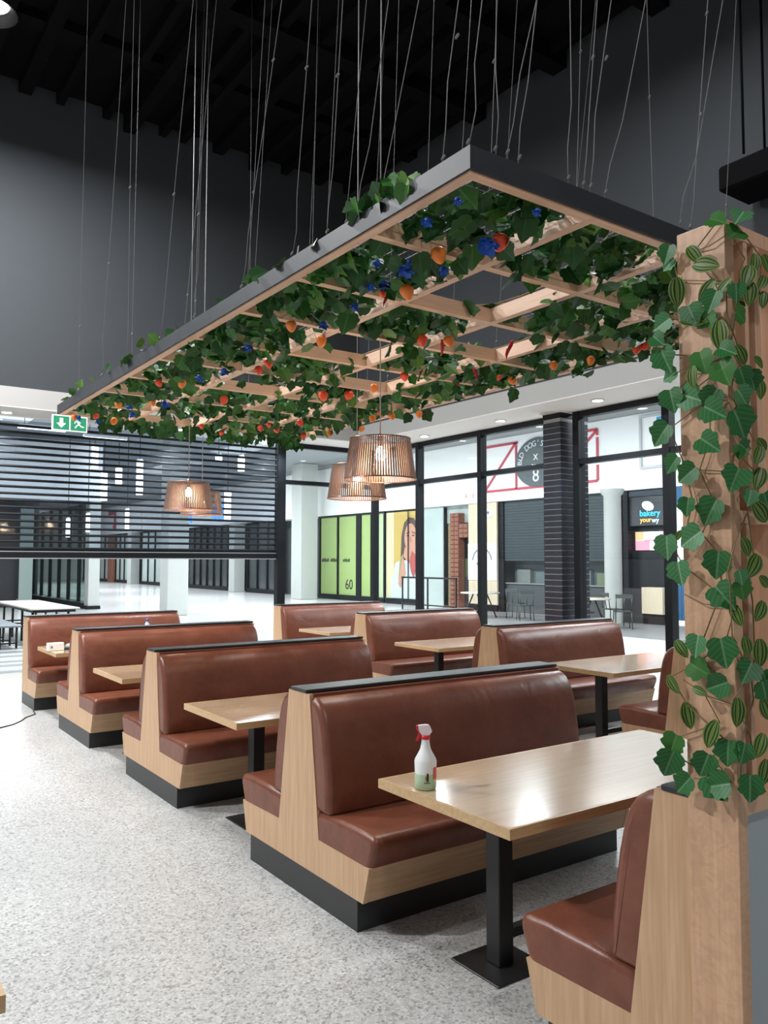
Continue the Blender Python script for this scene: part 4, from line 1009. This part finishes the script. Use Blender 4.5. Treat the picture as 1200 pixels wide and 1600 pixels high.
# ---- pale pane and brick shop
o = slab(None, 'glass_partition', SILVER, XS+.1, XS+.14, 23.2, 24.35, .0, 3.73); tag(o, 'pale glass strip right of the poster', 'window')
t = thing('brick_shop', (XS, 21.7, 0), 'narrow shop with red brick posts and a dark doorway', 'shopfront')
slab(t, 'wall', plain('yellowish_wall', (.42, .35, .20), .7), .35, .40, 1.0, 1.5, 0, 3.1)
slab(t, 'lintel', SILVER, .30, .34, 0, 1.5, 3.1, 3.73)
bk = None
def brick_block(y0, y1, z0, z1):
    slab(t, 'brick_core', BRICKM, .03, .30, y0+.01, y1-.01, z0, z1)
    z_ = z0; r_ = 0
    while z_ < z1-.05:
        n_ = max(1, round((y1-y0)/.30)); w_ = (y1-y0)/n_
        for q in range(n_): MB().box(.0, .03, .012, w_-.012, .01, .15).build('brick', BRICKM, t, (0, y0+q*w_, z_))
        z_ += .165; r_ += 1
brick_block(.50, 1.0, 0, 3.45); brick_block(0, .49, 2.55, 3.05)
slab(t, 'dark_doorway', plain('doorway_black', (.01, .012, .013), .6), .31, .33, 0, .5, 1.8, 2.55)
slab(t, 'green_counter', plain('doorway_green', (.09, .13, .05), .6), .31, .33, 0, .5, 1.15, 1.8)
slab(t, 'dark_base', plain('doorway_grey', (.05, .055, .06), .6), .31, .33, 0, .5, 0, 1.149)
# ---- cream boarded pier with white notice
t = thing('boarded_pier', (XS, 20.2, 0), 'cream boarded pier with a white notice and a round loudspeaker', 'pier')
for k_ in range(5): slab(t, 'plank', CREAM, 0, .06, k_*.292+.003, k_*.292+.289, .22, 3.73)
slab(t, 'base', FRAME, -.01, .07, 0, 1.46, 0, .219)
nb = slab(t, 'notice', WHITEM, -.02, -.001, .0, 1.46, 1.05, 2.32)
m = MB()
for k_ in range(15):
    a_ = math.pi*(.05+.9*k_/14); yy_ = .73+.48*math.cos(a_); zz_ = 1.72+.42*math.sin(a_)
    m.box(-.024, -.0205, yy_-.03, yy_+.03, zz_-.045, zz_+.045)
m.build('curved_print', plain('grey_print', (.16, .17, .18), .6), t)
m = MB().prism([(.45, 1.62), (.50, 1.66), (.74, 1.47), (.98, 1.66), (1.03, 1.62), (.74, 1.38)], 'x', -.024, -.0205); m.build('curved_stroke', plain('rust_print', (.35, .14, .10), .6), t)
m = MB(); m.lathe([(.0, -.06), (.17, -.06), (.19, 0)], 20); o = m.build('loudspeaker', WHITEM, t); o.rotation_euler = (0, math.pi/2, 0); o.location = (-.001, .36, 3.38)
m = MB(); m.lathe([(.0, -.008), (.055, -.008), (.055, 0)], 14); o = m.build('loudspeaker_cone', DARKF, t); o.rotation_euler = (0, math.pi/2, 0); o.location = (-.062, .36, 3.38)

# ---- shop with the dark roller shutter
t = thing('shuttered_shop', (XS, 15.2, 0), 'shop closed by a dark roller shutter behind the tiled column', 'shopfront')
for k_ in range(22): slab(t, 'slat', DKSH, .12, .15+.012*(k_ % 2), .30, 4.75, 1.72+k_*.092, 1.72+k_*.092+.086)
slab(t, 'guide', FRAME, .08, .2, 4.76, 4.98, 0, 3.735); slab(t, 'guide', FRAME, .08, .2, .05, .29, 0, 3.735)
slab(t, 'back_wall', plain('kitchen_grey', (.10, .13, .14), .5, noise=.4, nscale=1.5), .6, .64, .3, 4.75, 0, 1.719)
slab(t, 'counter', plain('counter_grey', (.07, .08, .085), .3), .2, .55, .3, 4.75, .0, .95)
slab(t, 'counter_top', plain('counter_top_grey', (.22, .24, .25), .25), .15, .59, .3, 4.75, .951, .99)
for k_ in range(5):
    slab(t, 'kitchen_unit', plain('kitchen_unit_%d' % k_, ((.16, .20, .12), (.16, .20, .22), (.20, .22, .23), (.12, .15, .16), (.18, .20, .19))[k_], .35), .46, .59, .5+k_*.85, 1.1+k_*.85, .991, 1.35+.08*(k_ % 3))

# ---- sign on the fascia
t = thing('shop_sign', (XS-.05, 18.2, 4.1), 'large white fascia sign with red outline and dark round emblem', 'sign')
REDL = plain('sign_red', (.50, .06, .09), .5); BADGE = plain('badge_grey', (.085, .11, .12), .5, noise=.1); CHALK = plain('badge_white', (.75, .77, .77), .5)
def ln(a, b, w=.04):
    a = Vector(a); b = Vector(b); d_ = (b-a).normalized(); n_ = Vector((-d_.y, d_.x))*w
    MB().prism([(a.x+n_.x, a.y+n_.y), (a.x-n_.x, a.y-n_.y), (b.x-n_.x, b.y-n_.y), (b.x+n_.x, b.y+n_.y)], 'x', -.03, -.002).build('red_line', REDL, t)
# y measured from 18.2, picture left = larger y
ln((2.52, 0.0), (2.52, 1.54)); ln((2.52, 1.54), (.90, 1.54)); ln((2.52, 0.0), (-2.40, 0.0)); ln((2.50, .03), (1.02, 1.52)); ln((.98, 0.0), (.98, 1.54)); ln((-2.42, 0.0), (-2.42, .48)); ln((-2.42, .58), (-2.42, 1.30)); ln((-2.42, 1.36), (-2.42, 1.54)); ln((-1.6, 1.54), (-2.42, 1.54)); ln((-1.95, 1.15), (-2.38, 1.50))
MB().prism([(.0+.98*math.cos(2*math.pi*k_/40), .80+.80*math.sin(2*math.pi*k_/40)) for k_ in range(40)], 'x', -.06, -.031).build('round_emblem', BADGE, t)
ring = "BLD DOG'S BR"
for k_, ch in enumerate(ring):
    if ch == ' ': continue
    a_ = math.radians(178-k_*13.2)
    o = text_mesh(ch, .27, CHALK, 'letter', t, (-.062, -(.76*math.cos(a_)), .80+.60*math.sin(a_)), ROTX, .003)
    o.rotation_euler = Matrix.Rotation(0, 3, 'X').to_euler()
    o.rotation_euler = (Matrix.Rotation(-math.pi/2, 3, 'Z') @ Matrix.Rotation(math.pi/2, 3, 'X') @ Matrix.Rotation(a_-math.pi/2, 3, 'Z')).to_euler()
text_mesh('8', .62, CHALK, 'numeral', t, (-.062, .05, .36), ROTX, .003)
text_mesh('x', .42, CHALK, 'crossed_tools', t, (-.062, .05, 1.0), ROTX, .003)
text_mesh('4 1 8', .26, plain('faded_red', (.62, .30, .28), .5), 'shop_number', t, (-.008, 3.32, -.10), ROTX, .003)

# ---- dark shop with lit logo
t = thing('dark_shop', (XS, 13.5, 0), 'dark takeaway shop with a lit blue logo and menu screen', 'shopfront')
slab(t, 'back_wall', plain('takeaway_dark', (.022, .027, .032), .4, noise=.3, nscale=2), .30, .34, 0, 1.55, 0, 2.75)
slab(t, 'sign_panel', plain('takeaway_panel', (.075, .08, .09), .6), .10, .16, 0, 1.28, 2.72, 3.55)
slab(t, 'side_post', FRAME, .0, .2, 1.28, 1.45, 0, 3.735)
slab(t, 'lintel', plain('takeaway_lintel', (.02, .035, .05), .5), .05, .2, 0, 1.28, 3.551, 3.735)
text_mesh('bakery', .25, emis('neon_cyan', (.04, .50, .95), 2.2), 'logo_text', t, (.095, .60, 3.06), ROTX, .004)
text_mesh('your', .20, emis('neon_orange', (.95, .50, .12), 1.6), 'logo_text', t, (.095, .74, 2.88), ROTX, .004)
text_mesh('wy', .20, emis('neon_pale', (.55, .85, 1.0), 2.0), 'logo_text', t, (.095, .42, 2.86), ROTX, .004)
MB().prism([(.66+.19*math.cos(2*math.pi*k_/16), 3.27+.13*math.sin(2*math.pi*k_/16)+.04*math.cos(2*math.pi*k_/16)) for k_ in range(16)], 'x', .085, .0995).build('logo_cloud', MATS['neon_pale'], t)
sc_ = slab(t, 'menu_screen', emis('screen_white', (1, .93, .95), 1.3), .24, .28, .18, 1.20, 2.03, 2.55)
for a_, b_, c_, d_, mm in ((.72, 1.20, 2.03, 2.30, emis('screen_pink', (.95, .25, .33), 1.2)), (.92, 1.20, 2.31, 2.55, emis('screen_orange', (.95, .40, .20), 1.1)), (.18, .30, 2.20, 2.55, MATS['screen_pink']), (.45, .90, 2.28, 2.33, MATS['screen_pink'])):
    MB().box(.232, .2395, a_, b_, c_, d_).build('screen_block', mm, sc_)
slab(t, 'counter', CREAM, -.30, .10, -.05, .62, .28, 1.0)
slab(t, 'counter_base', FRAME, -.26, .10, -.05, .62, 0, .279)
slab(t, 'counter', plain('counter_dark', (.05, .055, .06), .4), -.25, .10, .621, 1.27, 0, .95)
# ---- white and blue panel wall
t = thing('panel_wall', (XS, 11.9, 0), 'white and blue wall panel between the window post and the wooden pillar', 'wall panel')
slab(t, 'white_panel', emis('emissive_white', (.9, .96, 1.0), .75), -.05, .0, 0, 1.52, 1.10, 3.18)  # white panel drawn with a weak emission of its own
for k_ in range(8): slab(t, 'blue_board', NAVY, -.05, .0, k_*.19+.004, k_*.19+.186, .14, 1.099)
slab(t, 'white_skirting', WHITEM, -.06, .0, 0, 1.52, 0, .139)
slab(t, 'dark_header', NAVY, -.04, .0, 0, 1.52, 3.181, 3.735)
# picture frame like sign on the fascia
t = thing('framed_sign', (XS-.06, 13.3, 4.3), 'grey framed blue panel on the white fascia by the window post', 'sign')
for a_, b_, c_, d_ in ((0, .06, 0, 1.5), (.9, .96, 0, 1.5), (.06, .9, 0, .06), (.06, .9, 1.44, 1.5)): slab(t, 'frame_bar', plain('frame_silver', (.5, .52, .53), .4) if 'frame_silver' not in MATS else MATS['frame_silver'], -.05, .0, a_, b_, c_, d_)
slab(t, 'blue_field', plain('sign_blue', (.05, .35, .62), .5), -.02, .0, .10, .40, .7, 1.4)

# ---- railing before the brick shop
t = thing('railing', (17.2, 20.2, 0), 'low black railing in front of the brick shop', 'railing')
slab(t, 'top_rail', BLACK, -.03, .03, 0, 3.0, 1.10, 1.16)
for y in (.0, 1.5, 2.94): slab(t, 'post', BLACK, -.02, .02, y, y+.05, 0, 1.099)
slab(t, 'bottom_rail', BLACK, -.015, .015, .05, 2.94, .18, .22)
# ---- tables and chairs outside
def cafe_table(loc, label, r_):
    t = thing('cafe_table', loc, label, 'table', 'cafe tables outside the windows')
    MB().lathe([(0, .73), (r_, .73), (r_, .765), (0, .765)], 24).build('table_top', plain('cafe_top', (.50, .46, .38), .4) if 'cafe_top' not in MATS else MATS['cafe_top'], t)
    for s_ in (-1, 1):
        for q in (-1, 1):
            MB().tube([(s_*r_*.72, q*.25, 0), (s_*r_*.12, q*.22, .729)], .022, 6).build('leg', BLACK, t)
    MB().tube([(0, -.25, .40), (0, .25, .40)], .015, 6).build('brace', BLACK, t)
def cafe_chair(loc, label, rz):
    t = thing('cafe_chair', loc, label, 'chair', 'grey cafe chairs outside the windows', rz)
    GR = plain('chair_grey', (.07, .08, .08), .4, metal=.3) if 'chair_grey' not in MATS else MATS['chair_grey']
    MB().cbox(-.21, .21, -.2, .2, .43, .46, .008).build('seat', GR, t)
    for x in (-.19, .19):
        for y in (-.18, .18): MB().tube([(x*1.1, y*1.1, 0), (x, y, .429)], .014, 6).build('leg', GR, t)
    for x in (-.19, 0, .19): MB().tube([(x, .19, .461), (x, .24, .80)], .013, 6).build('back_upright', GR, t)
    MB().cbox(-.21, .21, .225, .255, .78, .88, .006).build('backrest', GR, t)
cafe_table((16.4, 14.1, 0), 'round pale cafe table with slanted legs beside the round white column', .62)
cafe_chair((16.9, 13.35, 0), 'grey cafe chair right of the round cafe table outside', 2.4)
cafe_chair((17.45, 14.1, 0), 'grey cafe chair behind the round cafe table outside', 1.2)
cafe_table((16.6, 18.4, 0), 'round pale cafe table in front of the dark roller shutter', .60)
cafe_chair((17.3, 17.6, 0), 'grey cafe chair in front of the dark roller shutter', 1.9)
cafe_chair((16.9, 16.8, 0), 'grey cafe chair partly hidden behind the tiled column', 2.6)

# ---- block on the left beyond the shutter
struct('wall_far_left', MB().box(-14, 8.3, 38.8, 39.2, 0, 6.05), plain('dim_shop_wall', (.05, .055, .06), .7))
struct('trim_7', MB().box(-14, 8.3, 29.1, 29.4, 3.80, 5.85), WHITEM)
t = thing('glass_corner_shop', (8.1, 29.1, 0), 'glass shop block with dark posts at far left under the shutter', 'shopfront')
for k_ in range(6):
    slab(t, 'pane', TINTG, -.02, .02, k_*1.5+.55, k_*1.5+1.95, .2, 3.79)
    slab(t, 'mullion', FRAME, -.06, .06, k_*1.5+1.95, k_*1.5+2.05, .2, 3.79)
slab(t, 'corner_pier', CONC, -.20, .18, 0, .5, 0, 3.79)
slab(t, 'base', FRAME, -.24, .22, .501, 9.4, 0, .199)
slab(t, 'base', FRAME, -.24, .22, -.04, .50, -.0005, .12)
t = thing('market_kiosk', (3.1, 30.5, 0), 'dim kiosk with pale counter at the far left edge under the shutter', 'kiosk')
slab(t, 'counter', CREAM, -2.5, 2.2, 0, .6, 0, 1.0); slab(t, 'back', plain('kiosk_dark', (.03, .03, .035), .6), -2.5, 3.03, 1.5, 1.6, 0, 3.7)
slab(t, 'shelf', BLACK, -2.5, 2.2, .7, 1.2, 1.6, 1.65)
slab(t, 'grey_panel', plain('grey_teal_panel', (.30, .36, .35), .5), 3.04, 3.50, 1.2, 1.26, 0, 3.7)
for k_ in range(4): MB().tube([(-1.9+k_*1.1, .9, 2.0), (-1.9+k_*1.1, .9, 3.6)], .03, 6).build('hanging_strip', WHITEM, t)
# ---- food court tables at far left
def court_table(loc, label):
    t = thing('food_court_table', loc, label, 'table', 'food court tables beyond the shutter')
    MB().cbox(-.48, .48, -1.9, 1.9, .72, .75, .006).build('table_top', plain('court_top', (.70, .67, .61), .3) if 'court_top' not in MATS else MATS['court_top'], t)
    MB().box(-.42, .42, -1.8, 1.8, .66, .7195).build('apron', BLACK, t)
    for y in (-1.5, -.5, .5, 1.5):
        for x in (-.35, .35): MB().tube([(x, y, 0), (x, y, .66)], .025, 6).build('leg', BLACK, t)
        MB().tube([(-.35, y, .3), (.35, y, .3)], .018, 6).build('brace', BLACK, t)
def court_bench(loc, label):
    t = thing('food_court_bench', loc, label, 'bench', 'food court benches beyond the shutter')
    MB().cbox(-.2, .2, -1.2, 1.2, .42, .46, .01).build('seat', plain('court_seat', (.20, .23, .26), .4) if 'court_seat' not in MATS else MATS['court_seat'], t)
    for y in (-1.0, -.35, .35, 1.0):
        for x in (-.15, .15): MB().tube([(x, y, 0), (x, y, .42)], .022, 6).build('leg', BLACK, t)
        MB().tube([(-.15, y, .10), (.15, y, .10)], .016, 6).build('brace', BLACK, t)
court_table((4.05, 19.15, 0), 'long pale food court table with black legs at far left beyond the shutter')
court_bench((3.15, 18.1, 0), 'grey food court bench left of the farthest left booth')
court_bench((2.7, 20.6, 0), 'dark food court bench at the left picture edge beyond the shutter')
# ---- upright tube lamps in the mall
TUBES = [(7.86, 28.5, 5.74, 4.86), (8.15, 28.37, 4.79, 3.75), (8.56, 28.06, 4.95, 4.32), (9.15, 27.63, 5.24, 3.95), (10.1, 26.97, 5.04, 4.53), (12.02, 25.59, 5.38, 4.78), (11.38, 26.04, 5.42, 5.15), (11.68, 25.92, 4.13, 3.04), (7.70, 28.60, 3.37, 2.66), (8.85, 27.96, 3.53, 2.70), (10.30, 27.58, 3.50, 2.84), (7.12, 28.9, 3.19, 2.48)]
places = ['highest at left, beside the white fascia', 'just right of the white fascia', 'short, third from the left', 'long, left of the copper pendants', 'right above the copper pendant pair', 'farthest right near the shutter edge', 'very short, right of the pendant cords', 'low, right of the copper pendant pair', 'low, left of the red mark', 'low, right of the red mark', 'low, under the copper pendant pair', 'low, farthest left']
for (x, y, z1, z0), pl_ in zip(TUBES, places):
    t = thing('tube_lamp', (x, y, z0), 'lit upright tube lamp seen through the shutter, '+pl_, 'lamp', 'upright tube lamps in the mall')
    hh = z1-z0; rr = .115 if z1 > 3.6 else .07
    MB().lathe([(0, .03), (rr, .03), (rr, hh-.05), (0, hh-.05)], 12).build('diffuser', TUBE, t)
    MB().lathe([(0, hh-.049), (rr*.8, hh-.049), (rr*.8, hh), (0, hh)], 12).build('end_cap', WHITEM, t)
    MB().tube([(0, 0, hh), (0, 0, 6.04-z0)], .012, 5).build('hanger', BLACK, t)
# linear lamps under the mall ceiling, seen at the upper left of the shutter
for x, y, lb in ((4.4, 20.5, 'lit linear ceiling lamp, left one seen through the shutter top'), (6.1, 21.2, 'lit linear ceiling lamp, right one seen through the shutter top')):
    t = thing('linear_lamp', (x, y, 4.86), lb, 'lamp')
    MB().cbox(-.55, .55, -.09, .09, .021, .09, .01).build('housing', WHITEM, t); MB().cbox(-.54, .54, -.08, .08, 0, .02, .004).build('diffuser', TUBE, t)
    for s_ in (-.4, .4): MB().tube([(s_, 0, .09), (s_, 0, 1.18)], .008, 5).build('hanger', BLACK, t)
# far signs on the fascia
t = thing('fascia_sign', (XS-.05, 62.0, 3.9), 'white far fascia sign with a red mark seen through the shutter', 'sign')
slab(t, 'board', WHITEM, -.08, 0, -5.5, 6.0, 0, 1.9)
MB().prism([(.2, .2), (1.0, .2), (1.0, .5), (.75, .5), (.75, 1.3), (2.2, 1.3), (2.2, 1.65), (.3, 1.65)], 'x', -.11, -.081).build('red_mark', REDL, t)
t = thing('neon_sign', (XS-.05, 46.6, 3.95), 'blue neon sign on the fascia behind the copper pendant pair', 'sign')
NEB = emis('neon_blue', (.08, .32, .9), 2.0)
for k_, (a_, b_) in enumerate(((0, .35), (.6, .3), (1.2, .4))): MB().prism([(a_-4.0+.35*math.cos(2*math.pi*q/12), .55+.42*math.sin(2*math.pi*q/12)) for q in range(12)], 'x', -.10, -.002).build('neon_letter', NEB, t)
for a_ in (.9, 2.9, 3.5): MB().prism([(a_-.25, .05), (a_+.25, .2), (a_+.35, 1.1), (a_-.1, .9)], 'x', -.10, -.002).build('neon_letter', NEB, t)
